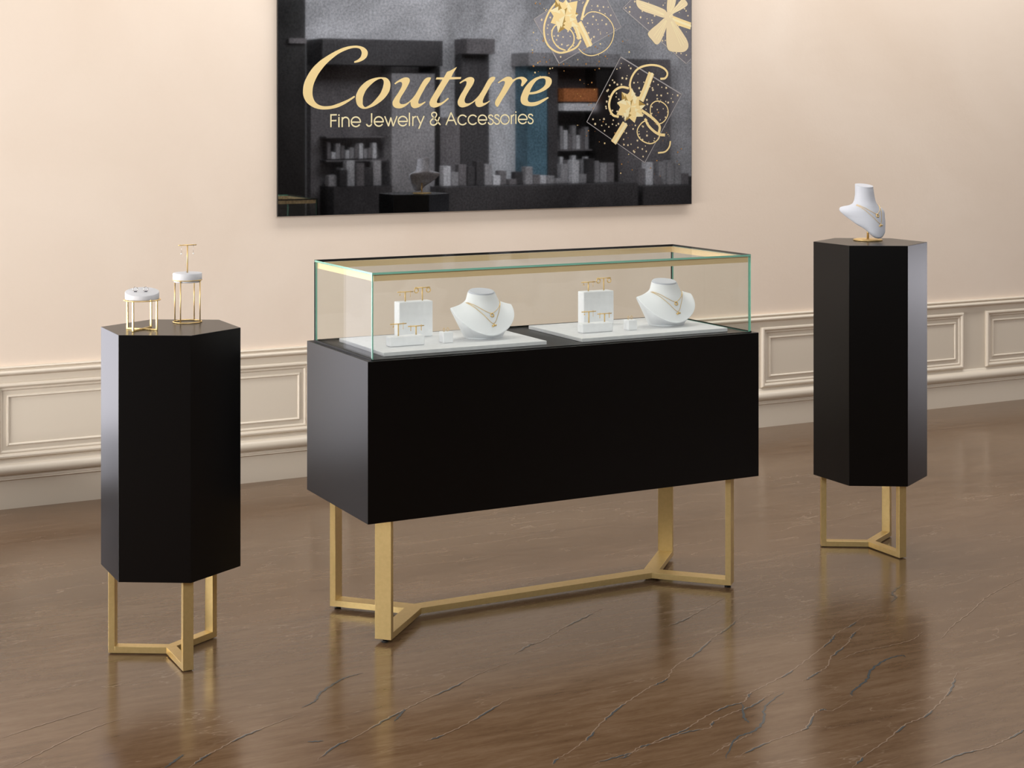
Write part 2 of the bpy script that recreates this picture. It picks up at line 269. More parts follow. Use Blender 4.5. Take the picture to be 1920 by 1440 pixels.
STROKES = [
 [(246.9, 445.0), (246.9, 389.0)],
 [(246.9, 442.7), (273.7, 443.4)],
 [(246.9, 417.1), (272.3, 417.8)],
 [(284.7, 444.4), (284.7, 439.3)],
 [(284.7, 432.6), (284.7, 388.9)],
 [(300.2, 432.0), (300.2, 389.3)],
 [(300.2, 413.4), (300.4, 418.8), (301.6, 422.5), (303.7, 425.9), (306.5, 428.7), (309.9, 430.7), (313.7, 431.8), (317.7, 431.9), (321.6, 431.1), (325.1, 429.3), (328.1, 426.8), (330.4, 423.5), (331.9, 419.8), (332.4, 415.9), (332.4, 390.5)],
 [(343.5, 410.4), (387.0, 410.3)],
 [(387.0, 410.3), (387.0, 411.9), (386.3, 417.3), (384.2, 422.4), (380.8, 426.8), (376.4, 430.2), (371.3, 432.4), (365.8, 433.2), (360.2, 432.7), (355.0, 430.7), (350.4, 427.5), (346.9, 423.3), (344.5, 418.4), (343.5, 413.0), (344.0, 407.5), (345.8, 402.4), (349.0, 397.8), (353.2, 394.2), (358.2, 391.8), (363.7, 390.7), (369.3, 391.0), (374.6, 392.7), (379.3, 395.6), (383.1, 399.6)],
 [(441.0, 449.1), (441.0, 406.5), (441.0, 406.5), (440.6, 403.2), (439.6, 400.1), (438.1, 397.3), (436.0, 395.0), (433.5, 393.4), (430.7, 392.4), (427.9, 392.2), (425.0, 392.8), (422.4, 394.1), (420.1, 396.1), (418.2, 398.7), (417.0, 401.7)],
 [(454.2, 411.7), (497.2, 411.6)],
 [(497.2, 411.6), (497.2, 413.2), (496.5, 418.5), (494.4, 423.5), (491.1, 427.8), (486.8, 431.1), (481.7, 433.3), (476.2, 434.1), (470.7, 433.6), (465.6, 431.7), (461.1, 428.5), (457.5, 424.4), (455.2, 419.5), (454.2, 414.3), (454.7, 408.9), (456.5, 403.8), (459.6, 399.4), (463.8, 395.8), (468.8, 393.4), (474.2, 392.3), (479.7, 392.6), (485.0, 394.3), (489.6, 397.2), (493.3, 401.1)],
 [(504.9, 435.7), (523.1, 392.4)],
 [(523.1, 392.4), (534.5, 429.9)],
 [(534.5, 429.9), (545.9, 392.3)],
 [(545.9, 392.3), (564.2, 435.9)],
 [(570.5, 413.0), (615.3, 412.9)],
 [(615.3, 412.9), (615.3, 414.4), (614.6, 419.8), (612.4, 424.9), (608.9, 429.2), (604.4, 432.6), (599.1, 434.7), (593.4, 435.6), (587.7, 435.0), (582.3, 433.1), (577.6, 429.9), (574.0, 425.8), (571.5, 420.9), (570.5, 415.6), (571.0, 410.2), (572.9, 405.0), (576.1, 400.6), (580.5, 397.0), (585.6, 394.6), (591.3, 393.5), (597.0, 393.8), (602.5, 395.4), (607.4, 398.4), (611.2, 402.3)],
 [(625.7, 451.7), (625.7, 393.0)],
 [(642.4, 435.8), (642.4, 393.0)],
 [(642.4, 415.2), (643.6, 424.4), (647.6, 431.0), (653.1, 434.2), (658.0, 435.0)],
 [(663.3, 436.8), (681.2, 400.5)],
 [(698.1, 437.3), (672.0, 380.2)],
 [(780.2, 397.0), (764.9, 412.2), (745.0, 431.4), (737.4, 440.2), (736.8, 447.4), (741.5, 452.2), (748.8, 453.5), (756.1, 452.2), (760.8, 446.3), (759.9, 438.1), (753.2, 430.1), (739.1, 422.4), (731.5, 415.0), (729.8, 407.0), (734.1, 399.5), (742.9, 395.8), (753.2, 397.6), (763.4, 405.6), (775.5, 432.2)],
 [(808.4, 396.6), (834.1, 452.7)],
 [(834.1, 452.7), (860.8, 397.0)],
 [(818.5, 416.9), (850.4, 417.4)],
 [(910.9, 432.7), (906.9, 436.5), (901.9, 439.3), (896.4, 440.9), (890.7, 441.1), (885.0, 440.0), (879.9, 437.6), (875.5, 434.1), (872.2, 429.6), (870.1, 424.6), (869.4, 419.2), (870.1, 413.8), (872.2, 408.7), (875.5, 404.3), (879.9, 400.8), (885.0, 398.4), (890.7, 397.2), (896.4, 397.4), (901.9, 399.0), (906.9, 401.7), (910.9, 405.5)],
 [(963.1, 433.1), (959.1, 436.9), (954.2, 439.6), (948.7, 441.1), (943.0, 441.3), (937.4, 440.2), (932.3, 437.9), (927.9, 434.4), (924.6, 430.1), (922.6, 425.2), (921.9, 419.9), (922.6, 414.6), (924.6, 409.7), (927.9, 405.3), (932.3, 401.9), (937.4, 399.5), (943.0, 398.4), (948.7, 398.6), (954.2, 400.1), (959.1, 402.8), (963.1, 406.5)],
 [(973.2, 418.7), (1016.6, 418.6)],
 [(1016.6, 418.6), (1016.6, 420.2), (1015.9, 425.6), (1013.8, 430.7), (1010.4, 435.0), (1006.0, 438.4), (1000.9, 440.5), (995.4, 441.3), (989.8, 440.8), (984.6, 438.9), (980.1, 435.7), (976.5, 431.6), (974.2, 426.7), (973.2, 421.3), (973.6, 415.9), (975.5, 410.8), (978.6, 406.4), (982.8, 402.8), (987.8, 400.4), (993.3, 399.3), (998.9, 399.6), (1004.2, 401.2), (1008.9, 404.2), (1012.7, 408.2)],
 [(1049.0, 433.7), (1044.8, 439.4), (1038.4, 441.6), (1030.8, 440.2), (1027.2, 434.6), (1029.3, 428.3), (1037.8, 423.7), (1046.9, 418.3), (1050.9, 410.7), (1047.5, 402.0), (1038.4, 398.3), (1029.3, 400.7), (1024.8, 407.5)],
 [(1081.3, 434.8), (1077.0, 440.5), (1070.6, 442.7), (1063.0, 441.3), (1059.4, 435.6), (1061.5, 429.4), (1070.0, 424.8), (1079.2, 419.3), (1083.1, 411.7), (1079.8, 403.0), (1070.6, 399.2), (1061.5, 401.7), (1056.9, 408.5)],
 [(1133.9, 420.8), (1133.2, 426.0), (1131.3, 431.0), (1128.3, 435.3), (1124.2, 438.8), (1119.5, 441.2), (1114.2, 442.5), (1108.8, 442.5), (1103.6, 441.2), (1098.9, 438.8), (1094.8, 435.3), (1091.8, 431.0), (1089.9, 426.1), (1089.2, 420.9), (1089.9, 415.7), (1091.8, 410.8), (1094.8, 406.5), (1098.9, 403.0), (1103.6, 400.6), (1108.8, 399.3), (1114.2, 399.3), (1119.5, 400.5), (1124.2, 402.9), (1128.3, 406.4), (1131.3, 410.7), (1133.2, 415.6), (1133.9, 420.8)],
 [(1145.3, 441.2), (1145.3, 399.8)],
 [(1145.3, 421.6), (1146.5, 430.9), (1150.8, 437.7), (1156.0, 441.0), (1160.9, 441.8)],
 [(1169.3, 444.0), (1169.3, 401.1)],
 [(1169.3, 458.2), (1169.3, 452.7)],
 [(1182.8, 421.0), (1228.6, 420.9)],
 [(1228.6, 420.9), (1228.6, 422.6), (1227.9, 428.1), (1225.6, 433.2), (1222.1, 437.7), (1217.5, 441.1), (1212.1, 443.4), (1206.2, 444.2), (1200.4, 443.6), (1194.9, 441.7), (1190.1, 438.4), (1186.4, 434.2), (1183.9, 429.1), (1182.9, 423.7), (1183.3, 418.1), (1185.3, 412.9), (1188.6, 408.3), (1193.0, 404.7), (1198.3, 402.2), (1204.1, 401.1), (1209.9, 401.4), (1215.5, 403.1), (1220.5, 406.1), (1224.5, 410.2)],
 [(1258.8, 437.1), (1254.4, 442.8), (1247.9, 445.0), (1240.1, 443.6), (1236.4, 437.9), (1238.6, 431.6), (1247.3, 426.9), (1256.6, 421.4), (1260.6, 413.7), (1257.2, 405.0), (1247.9, 401.1), (1238.6, 403.6), (1233.9, 410.5)],
]
BOXES =  [[(1262.1, 893.4), (1400.6, 683.4), (1748.6, 866.0), (1612.3, 1090.5)], [(1750.7, 959.0), (2121.8, 692.1), (2151.3, 717.1), (2151.3, 1122.3), (1900.8, 1089.6)], [(1741.9, 725.3), (2097.4, 543.6), (1880.3, 205.4), (1549.9, 407.5)]]
RIBBONS =  [('a', [(1507.4, 882.9), (1540.1, 827.0), (1569.5, 770.9)], 60), ('a', [(1468.4, 898.8), (1497.6, 848.7), (1513.9, 803.8)], 40), ('a', [(1523.7, 894.6), (1541.4, 957.4), (1566.3, 1003.6)], 22), ('c', [(1768.8, 401.2), (1731.9, 349.7), (1701.8, 307.0)], 58), ('c', [(1856.6, 510.6), (1887.1, 574.3), (1917.9, 647.0)], 58), ('b', [(2017.5, 919.1), (2086.9, 897.5), (2149.9, 881.5)], 62)]
CURLS =  [('a', [(1397.3, 986.9), (1358.8, 946.4), (1330.1, 895.2), (1319.2, 844.6), (1330.1, 788.8), (1358.8, 755.7), (1403.8, 736.9), (1455.4, 746.2), (1497.6, 766.7), (1520.5, 798.3)], 16), ('a', [(1436.0, 748.7), (1397.3, 762.1), (1368.4, 795.2), (1362.0, 834.3), (1381.3, 865.7), (1416.7, 872.2), (1455.4, 853.4), (1481.4, 820.1), (1478.1, 780.5), (1449.0, 748.9)], 12), ('a', [(1527.0, 900.4), (1559.7, 929.6), (1599.1, 936.4), (1645.4, 923.4), (1685.2, 893.1), (1703.8, 853.5), (1695.2, 801.8), (1665.3, 761.2), (1618.9, 734.8), (1572.8, 725.5), (1533.5, 736.2), (1507.4, 758.4)], 8), ('c', [(1799.1, 556.5), (1795.7, 596.7), (1812.6, 637.2), (1846.4, 669.3), (1900.8, 684.4), (1955.5, 682.3), (1996.8, 665.3), (2010.6, 642.2), (1996.8, 621.7), (1969.3, 618.5)], 18), ('c', [(1788.9, 570.8), (1745.3, 576.2), (1705.2, 555.9), (1681.9, 515.8), (1678.5, 475.7), (1698.5, 441.4), (1731.9, 432.8)], 20), ('c', [(1859.9, 464.4), (1900.8, 441.3), (1941.8, 412.3), (1965.8, 383.2), (1962.4, 348.3), (1996.8, 342.3)], 24), ('c', [(1880.3, 424.0), (1900.8, 389.2), (1935.0, 360.1), (1969.3, 342.5)], 22), ('c', [(1894.0, 418.2), (1859.9, 400.9), (1836.2, 366.4), (1846.4, 331.7), (1880.3, 308.3), (1921.3, 302.2), (1959.0, 325.1), (1965.8, 359.9)], 10), ('c', [(1911.0, 452.9), (1914.4, 487.6), (1941.8, 508.0), (1976.1, 505.2), (2007.2, 482.0), (2014.1, 447.1), (1993.4, 412.1), (1959.0, 397.7), (1928.1, 418.1), (1911.0, 452.9)], 9), ('c', [(2027.9, 312.9), (2021.0, 283.8), (1996.8, 260.8), (1955.5, 255.4)], 14)]
ROSES =  [(1432.8, 914.8), (1799.1, 481.7)] 
BOWC =  (2017.5, 924.9)
PETALS2 =  [[(2003.7, 950.7), (1962.4, 969.9), (1887.1, 990.8), (1839.6, 1000.9), (1829.4, 994.8), (1839.6, 966.3), (1873.5, 947.0), (1935.0, 931.4), (1996.8, 918.5)], [(1996.8, 918.5), (1955.5, 888.4), (1914.4, 858.4), (1897.4, 834.9), (1921.3, 806.4), (1945.2, 786.6), (1965.8, 795.7), (1986.5, 831.0), (2010.6, 889.8)], [(2010.6, 907.2), (2003.7, 843.0), (2007.2, 779.0), (2024.4, 756.0), (2073.0, 751.0), (2111.3, 754.6), (2132.3, 775.5), (2128.8, 804.8), (2100.9, 845.2), (2066.0, 885.3), (2038.3, 913.8)], [(2010.6, 942.2), (2007.2, 982.9), (2017.5, 1024.0), (2059.1, 1031.2), (2055.6, 984.3), (2034.8, 942.9)], [(2031.4, 936.9), (2073.0, 952.7), (2114.8, 974.4), (2128.8, 992.4), (2100.9, 1015.0), (2066.0, 984.7), (2034.8, 951.6)], [(1993.4, 927.2), (2003.7, 944.9), (2024.4, 948.4), (2041.8, 934.3), (2038.3, 913.8), (2017.5, 904.5), (1998.2, 911.6)]]
VEINS = [
 (1,[(1.952, 3.535), (1.974, 3.561), (2.032, 3.589), (2.114, 3.645), (2.196, 3.716), (2.288, 3.788), (2.368, 3.836), (2.464, 3.893), (2.539, 3.927), (2.614, 4.001), (2.721, 4.064), (2.854, 4.162), (2.942, 4.218), (3.042, 4.287), (3.141, 4.346)]),
 (1,[(2.028, 3.496), (2.128, 3.51), (2.187, 3.518), (2.283, 3.557), (2.373, 3.582), (2.464, 3.63), (2.559, 3.669), (2.627, 3.678), (2.677, 3.722), (2.754, 3.754), (2.88, 3.811), (2.999, 3.879), (3.155, 3.977), (3.209, 4.02), (3.296, 4.063), (3.386, 4.108), (3.443, 4.125)]),
 (1,[(2.103, 3.494), (2.156, 3.505), (2.207, 3.537), (2.274, 3.542), (2.363, 3.566), (2.434, 3.561), (2.461, 3.589), (2.543, 3.621), (2.617, 3.639), (2.71, 3.682), (2.768, 3.699)]),
 (2,[(2.612, 3.664), (2.558, 3.581), (2.548, 3.543)]),
 (2,[(2.768, 3.687), (2.655, 3.619), (2.593, 3.541), (2.527, 3.491), (2.453, 3.469), (2.353, 3.373)]),
 (0,[(2.328, 3.406), (2.387, 3.433), (2.465, 3.462), (2.522, 3.484)]),
 (1,[(2.853, 3.726), (2.927, 3.762), (3.004, 3.798), (3.076, 3.866), (3.197, 3.94), (3.256, 3.995), (3.365, 4.057)]),
 (1,[(2.371, 3.364), (2.481, 3.404), (2.59, 3.427), (2.655, 3.445), (2.733, 3.512), (2.776, 3.533), (2.795, 3.512), (2.904, 3.557)]),
 (2,[(2.917, 3.574), (2.934, 3.6), (3.033, 3.657), (3.094, 3.713), (3.192, 3.765), (3.261, 3.775), (3.26, 3.757)]),
 (1,[(2.594, 3.182), (2.669, 3.228), (2.779, 3.278), (2.895, 3.341), (2.977, 3.363), (3.083, 3.419), (3.18, 3.484), (3.268, 3.559), (3.329, 3.603)]),
 (1,[(2.759, 3.097), (2.881, 3.127), (2.976, 3.126), (3.057, 3.144), (3.152, 3.176)]),
 (2,[(3.581, 4.198), (3.636, 4.236), (3.655, 4.277), (3.759, 4.345)]),
 (1,[(2.241, 4.301), (2.328, 4.365), (2.382, 4.379), (2.516, 4.47), (2.629, 4.533), (2.733, 4.591)]),
 (1,[(2.781, 4.317), (2.877, 4.357), (2.969, 4.404), (3.137, 4.496)]),
 (0,[(3.439, 3.814), (3.583, 3.914), (3.741, 4.001), (3.901, 4.098), (4.045, 4.161), (4.183, 4.214)]),
 (0,[(3.06, 3.821), (3.169, 3.858), (3.272, 3.859), (3.385, 3.871), (3.466, 3.915)]),
 (2,[(1.543, 4.187), (1.593, 4.218), (1.628, 4.269), (1.698, 4.328), (1.741, 4.355), (1.794, 4.365)]),
 (1,[(1.442, 3.82), (1.521, 3.894), (1.601, 3.932), (1.706, 4.004), (1.787, 4.049), (1.871, 4.095), (1.976, 4.147), (2.091, 4.21), (2.219, 4.259)]),
 (1,[(1.738, 3.821), (1.789, 3.834), (1.876, 3.872), (1.979, 3.937), (2.082, 3.997)]),
 (2,[(1.107, 3.957), (1.145, 3.994), (1.172, 4.018)]),
 (1,[(1.159, 3.93), (1.208, 3.98), (1.259, 4.011), (1.331, 4.063), (1.416, 4.101), (1.52, 4.144)]),
 (0,[(0.773, 4.131), (0.855, 4.192), (0.942, 4.256), (1.036, 4.31), (1.113, 4.334)]),
 (0,[(0.785, 4.338), (0.872, 4.374), (0.969, 4.409), (1.084, 4.449)]),
 (2,[(1.472, 3.954), (1.509, 3.94)]),
 (2,[(1.727, 3.982), (1.759, 4.019), (1.787, 4.049)]),
]
def LIGHTS():
    area('key_light_above', (4.7, 5.8, 3.7), (4.7, 6.25, 0), 6.8, .8, KEY_W, KEY_COL)  # added key lamp for light from above, no fixture in view
    area('fill_light_front', (.9, .7, 2.9), (2.8, 4.8, .9), 1.8, 1.2, 100, (1,.985,.97))  # added frontal fill aimed at the case, not a ceiling fixture
    area('fill_light_rear', (7.5, .5, 3.6), (7.8, -2.2, 1.4), 4, 1.2, 170, (1,1,1))  # added lamp to brighten the mirrored far side, fixture unseen
# ------------------------------------------------------------------ materials
M = {}
M['plaster'] = plaster_mat()
M['panel'] = simple('panel_paint', (.74,.66,.555), .34, 0, .5)
M['marble'] = marble_mat()
M['vein_pale'] = simple('pale_vein', (.26,.18,.125), .2)
M['vein_dark'] = simple('slate_vein', (.068,.074,.076), .2)
M['black'] = simple('black_lacquer', (.0006,.0005,.0007), .29, 0, .32)
M['brass'] = noisy('satin_brass', (.68,.51,.225), (.72,.54,.245), .40, 90, 2, 0, None, .82)
M['gold'] = simple('polished_gold', (.80,.57,.25), .42, .8)
M['gold_trim'] = simple('brushed_gold_trim', (.92,.70,.40), .42, .3)
M['silver'] = simple('silver', (.62,.57,.53), .25, 1)
M['pad'] = noisy('pad_plaster', (.60,.605,.63), (.64,.645,.67), .6, 60, 4, .06, 160, 0, .3)
M['clip'] = simple('dark_ring_base', (.16,.16,.18), .4, .6)
M['rubber'] = simple('black_rubber', (.004,.004,.004), .5)
M['tray'] = noisy('white_tray', (.70,.705,.72), (.75,.755,.77), .6, 60, 4, .1, 160, 0, .3)
M['white'] = noisy('white_plaster', (.86,.87,.89), (.91,.92,.94), .6, 60, 4, .12, 160, 0, .3)
M['bust'] = simple('white_leatherette', (.90,.92,.95), .5, 0, .3)
M['bust_grey'] = simple('pale_satin', (.60,.62,.68), .5, 0, .3)
M['pearl'] = simple('pearl', (.92,.90,.86), .2, 0, .6)
M['glass'] = glass_mat()
M['edge'] = simple('green_glass_edge', (.22,.52,.40), .12, 0, .8)
M['edge_shaded'] = simple('shaded_glass_edge', (.02,.035,.024), .2, 0, .5)  # shaded copy of the green edge colour, for the back pane
M['seal_and_edge'] = simple('black_seal_and_edge', (.003,.003,.003), .4)  # base seal, also the painted dark glass edges
M['sign'] = sign_mat('printed_dark_metal', (.25,.255,.27), .42, .02, .9)
M['sign_edge'] = simple('dark_sign_edge', (.02,.02,.02), .3)
M['gift'] = sign_mat('printed_gift_paper', (.25,.24,.255), .12, .04, .3)
M['gold_print'] = simple('gold_print', (.90,.70,.34), .3, .12, .5)
M['gold_pale'] = simple('pale_gold_print', (.80,.66,.42), .4, .1)
M['gold_deep'] = simple('deep_gold_print', (.42,.27,.07), .35, .2)
M['gold_light'] = simple('light_gold_print', (.95,.84,.52), .35, .2)
M['fold'] = simple('printed_fold_line', (.38,.36,.36), .3, .3)
M['confetti'] = simple('amber_print', (.42,.20,.05), .4, .1)
M['shop_white'] = simple('shop_wall_white', (.72,.72,.74), .7)
M['shop_grey'] = simple('shop_grey', (.36,.35,.36), .7)
M['shop_mid'] = simple('shop_taupe', (.20,.185,.19), .7)
M['shop_dark'] = simple('shop_dark', (.06,.056,.058), .6)
M['shop_black'] = simple('shop_black_brown', (.012,.010,.009), .5)
M['teal'] = simple('teal_panel', (.10,.20,.26), .6)
M['orange'] = simple('orange_shade', (.50,.17,.05), .6)

# ------------------------------------------------------------------ setting
WY = 6.8542                     # face of the back wall
mb = MB(); mb.add([(-3.2,-2.2,0),(10.9,-2.2,0),(10.9,WY+.1,0),(-3.2,WY+.1,0)], [(0,1,2,3)])
floor = struct(mb.build('floor', M['marble']), 'polished brown marble floor with pale and slate veins')
mb = MB()
lift = 0.0
for kind, pts in VEINS:
    lift += .00002
    sp = smooth_open(pts, 8)
    jit = [p + Vector((math.sin(i*1.7+p.x*9), math.cos(i*2.3+p.y*7)))*.0022 for i, p in enumerate(sp)]
    if kind in (0, 1): ribbon(mb, jit, .0036 if kind == 1 else .0032, lambda q: (q.x, q.y, .00035+lift), 0, True)
    if kind == 2: ribbon(mb, jit, .0068, lambda q: (q.x, q.y, .0004+lift), 1, True)
    if kind == 1:
        n = len(jit); i = 3
        while i < n-6:
            ln = 5 + int(7*abs(math.sin(i*1.3+lift*9e4)))
            seg = [q + Vector((.002,-.003)) for q in jit[i:min(n, i+ln)]]
            if len(seg) > 3: ribbon(mb, seg, .0056, lambda q: (q.x, q.y, .0006+lift), 1, True)
            i += ln + 4 + int(9*abs(math.cos(i*.7+lift*5e4)))
vein = mb.build('marble_vein', [M['vein_pale'], M['vein_dark']], floor)

# back wall: plaster, with an opening at its far end for an added glowing panel
mb = MB()
mb.box(1.12, 10.9, WY, WY+.12, 0, 3.4)
mb.box(-3.2, 1.12, WY, WY+.12, 2.75, 3.4); mb.box(-3.2, -1.7, WY, WY+.12, 0, 2.75)
struct(mb.build('wall_back', M['plaster']), 'cream plaster wall above a painted dado')
def glow_panel(name, x0, x1, y0, y1, z0, z1, axis, strength, col=GLOW_COL):
    """an added light source out of view: frame and glowing pane"""
    r = struct(empty(name, (x0, y0, z0)))
    fr = MB(); pn = MB(); w = .06
    L = (x1-x0) if axis == 'x' else (y1-y0); H = z1-z0
    def bar(a0, a1, h0, h1, d0, d1, m):
        if axis == 'x': m.box(a0, a1, d0, d1, h0, h1)
        else: m.box(d0, d1, a0, a1, h0, h1)
    bar(0, L, 0, w, -.03, .03, fr); bar(0, L, H-w, H, -.03, .03, fr)
    bar(0, w, w, H-w, -.03, .03, fr); bar(L-w, L, w, H-w, -.03, .03, fr)
    bar(w, L-w, w, H-w, -.004, .004, pn)
    fr.build('glow_frame', M['panel'], r); pn.build('glow_pane', emit(name+'_glow', col, strength), r)
    return r
glow_panel('glow_panel_1', -1.7, 1.12, WY+.06, WY+.06, 0, 2.75, 'x', GLOW_L)  # added unseen glow, mirrored in the pedestal and case sides
mb = MB(); mb.box(-3.3, -3.2, -2.2, 3.4, 0, 3.4); mb.box(-3.3, -3.2, 6.4, WY+.12, 0, 3.4); mb.box(-3.3, -3.2, 3.4, 6.4, 1.6, 3.4); mb.box(-3.3, -3.2, 3.4, 6.4, 0, .25)
struct(mb.build('wall_left', M['shop_mid']))
glow_panel('glow_panel_3', -3.25, -3.25, 3.4, 6.4, .25, 1.6, 'y', GLOW_SIDE, SIDE_COL)  # added unseen side light for the dado and mouldings
mb = MB(); mb.box(10.9, 11.0, -2.2, 5.2, 0, 3.4); mb.box(10.9, 11.0, 5.2, WY+.12, .68, 3.4); struct(mb.build('wall_right', M['shop_mid']))
glow_panel('glow_panel_2', 10.95, 10.95, 5.2, WY, 0, .68, 'y', GLOW_R)  # added unseen glow, low, mirrored in the taller pedestal

r = tag(empty('blocker', (.22, 4.9, 0)), 'low dark bench out of view, added to shade the baseboard', 'blocker')  # added unseen blocker: shades the baseboard and darkens the pedestal reflection
mb = MB(); mb.box(0, .58, 0, 1.85, .06, .30); mb.build('blocker_body', M['shop_dark'], r, .012)
for bx in (.05, .48):
    for by in (.06, 1.74):
        mb = MB(); mb.box(bx, bx+.05, by, by+.05, 0, .06); mb.build('leg', M['rubber'], r)

# dado: chair rail, torus moulding, baseboard, panel frames
X0, X1 = 1.12, 10.9
mb = MB()
mb.box(X0, X1, WY-.006, WY, .117, .572)
struct(mb.build('trim_1', M['panel']), 'painted dado panelling')
mb = MB()
mb.sweep_x([(0,.574),(.014,.574),(.019,.5715),(.020,.568),(.017,.565),(.012,.5635),(.0115,.5605),(.016,.5585),(.023,.556),(.027,.551),(.027,.546),(.023,.541),(.014,.538),(.008,.535),(0,.534)], X0, X1, WY, 0, True)
struct(mb.build('trim_2', M['panel'], None, 0, .9), 'chair rail of two rounded beads')
mb = MB()
tor = [(0,.196),(.008,.194),(.012,.189),(.014,.1835)]
tor += [(.016+.024*math.sin(PI*i/14), .1585+.0235*math.cos(PI*i/14)) for i in range(15)]
tor += [(.016,.1335),(.017,.131),(.022,.129),(.024,.1255),(.0225,.1225),(.024,.1205),(.026,.1185),(.0245,.1165),(.020,.1155),(0,.1155)]
mb.sweep_x(tor, X0, X1, WY, 0, True)
struct(mb.build('trim_3', M['panel'], None, 0, .9), 'wide half-round moulding above the baseboard')
mb = MB(); mb.box(X0, X1, WY-.020, WY, 0, .1165)
struct(mb.build('baseboard_back', M['panel']), 'tall plain painted baseboard')
outer = [(0,.006),(.001,.014),(.006,.021),(.012,.022),(.017,.019),(.021,.011),(.023,.0105),(.027,.013),(.031,.011),(.034,.006)]
inner = [(0,.006),(.003,.0115),(.007,.0125),(.010,.010),(.012,.006)]
tn = 4
for a, b in ((1.213,2.568),(2.729,4.833),(4.994,6.347),(6.508,7.861),(8.022,9.375)):
    mb = MB()
    mb.frame(a, b, .2005, .5085, outer, WY)
    mb.frame(a+.050, b-.050, .2505, .4585, inner, WY)
    struct(mb.build('trim_%d' % tn, M['panel']), 'raised panel moulding with a fine inner bead on the dado'); tn += 1

# the far side of the shop, seen as a reflection in the sign
RY = -2.0
mb = MB(); mb.box(5.2, 10.9, RY-.3, RY-.2, 0, 3.4); struct(mb.build('wall_rear', M['shop_white']))
mb = MB(); mb.box(-3.2, 5.2, RY-.3, RY-.2, 0, 3.4); struct(mb.build('wall_rear_dark', M['shop_black']))
def rear(name, x0, x1, z0, z1, dep, mat):
    m = MB(); m.box(x0, x1, RY-.2, RY-.2+dep, z0, z1); return struct(m.build(name, M[mat]))
k = 20
for (x0,x1,z0,z1,dep,mat) in [
    (5.2,5.70,0,3.4,.5,'shop_black'), (5.52,5.70,2.28,2.33,.54,'shop_mid'),
    (5.90,7.22,2.08,2.34,.45,'shop_dark'), (5.90,6.67,0,2.08,.12,'shop_mid'),
    (6.67,7.15,0,2.00,.4,'shop_grey'), (7.15,7.26,0,2.08,.3,'shop_black'), (7.26,7.57,0,1.55,.14,'shop_mid'),
    (7.57,7.90,0,2.22,.16,'shop_dark'), (7.57,7.90,2.22,2.38,.3,'shop_mid'),
    (8.25,9.39,2.10,2.24,.4,'shop_grey'), (8.30,8.54,0,2.10,.28,'teal'), (8.54,8.66,0,2.10,.3,'shop_dark'),
    (8.66,9.12,0,2.10,.1,'shop_dark'), (9.12,9.40,0,2.10,.34,'shop_black'), (9.40,10.2,0,2.2,.16,'shop_mid'),
    (6.0,6.63,0,.86,.5,'shop_dark'), (7.1,9.4,.46,.84,.75,'shop_dark'), (9.5,10.4,.5,.80,.7,'shop_dark')]:
    rear('trim_%d' % k, x0, x1, z0, z1, dep, mat); k += 1
rear('trim_60', 8.68, 9.10, 1.72, 1.86, .4, 'orange'); rear('trim_61', 8.68, 9.10, 1.62, 1.70, .4, 'shop_white')
def goods(x, z, w, h, d, mat):
    m = MB(); m.box(-w/2, w/2, 0, d, 0, h); o = m.build('carton', M[mat], None, .004)
    o.location = (x, RY-.06, z)
    tag(o, 'pale carton on the shelves across the shop, mirrored in the wall sign', 'box', 'cartons mirrored in the sign')
for i in range(22):
    a = abs(math.sin(i*12.9898)*43758.5) % 1; b_ = abs(math.sin(i*78.233)*12543.3) % 1
    x = 6.05+.05*(i % 11); z = .87 if i < 11 else 1.13
    goods(x, z+.0, .035+.012*a, .05+.13*b_, .1, ('shop_white','shop_grey','shop_mid')[i % 3])
for z in (1.12, 1.36): rear('trim_%d' % (70+int(z*10)), 6.0, 6.66, z-.015, z-.002, .3, 'shop_mid')
for i in range(16):
    a = abs(math.sin(i*3.77)*4375.5) % 1
    goods(8.70+.053*(i % 8), (.87, 1.2)[i//8], .035+.012*a, .1+.16*(abs(math.sin(i*5.1))), .08, ('shop_grey','shop_white','shop_mid')[(i*7) % 3])
for i in range(46):
    a, b_, c_ = (abs(math.sin(i*7.31+q*2.7)*9137.7) % 1 for q in range(3))
    w_ = .05+.10*a; m = MB(); hh = .05+.22*b_; zz = .841 if 7.15 < 6.02+.095*i < 9.3 else (.861 if 6.02+.095*i < 6.6 else .801)
    xx = 6.02+.095*i
    if 6.55 < xx < 7.2 or 9.32 < xx < 9.6: continue
    m.box(-.042, .042, 0, .10, 0, hh); o = m.build('carton', M[('shop_white','shop_grey','shop_mid','shop_grey','shop_dark')[int(c_*5)]], None, .004)
    o.location = (xx, RY+.12+.08*a, zz)
    tag(o, 'pale carton on the shelves across the shop, mirrored in the wall sign', 'box', 'cartons mirrored in the sign')
rear('trim_90', 8.66, 9.12, 1.185, 1.198, .25, 'shop_mid')

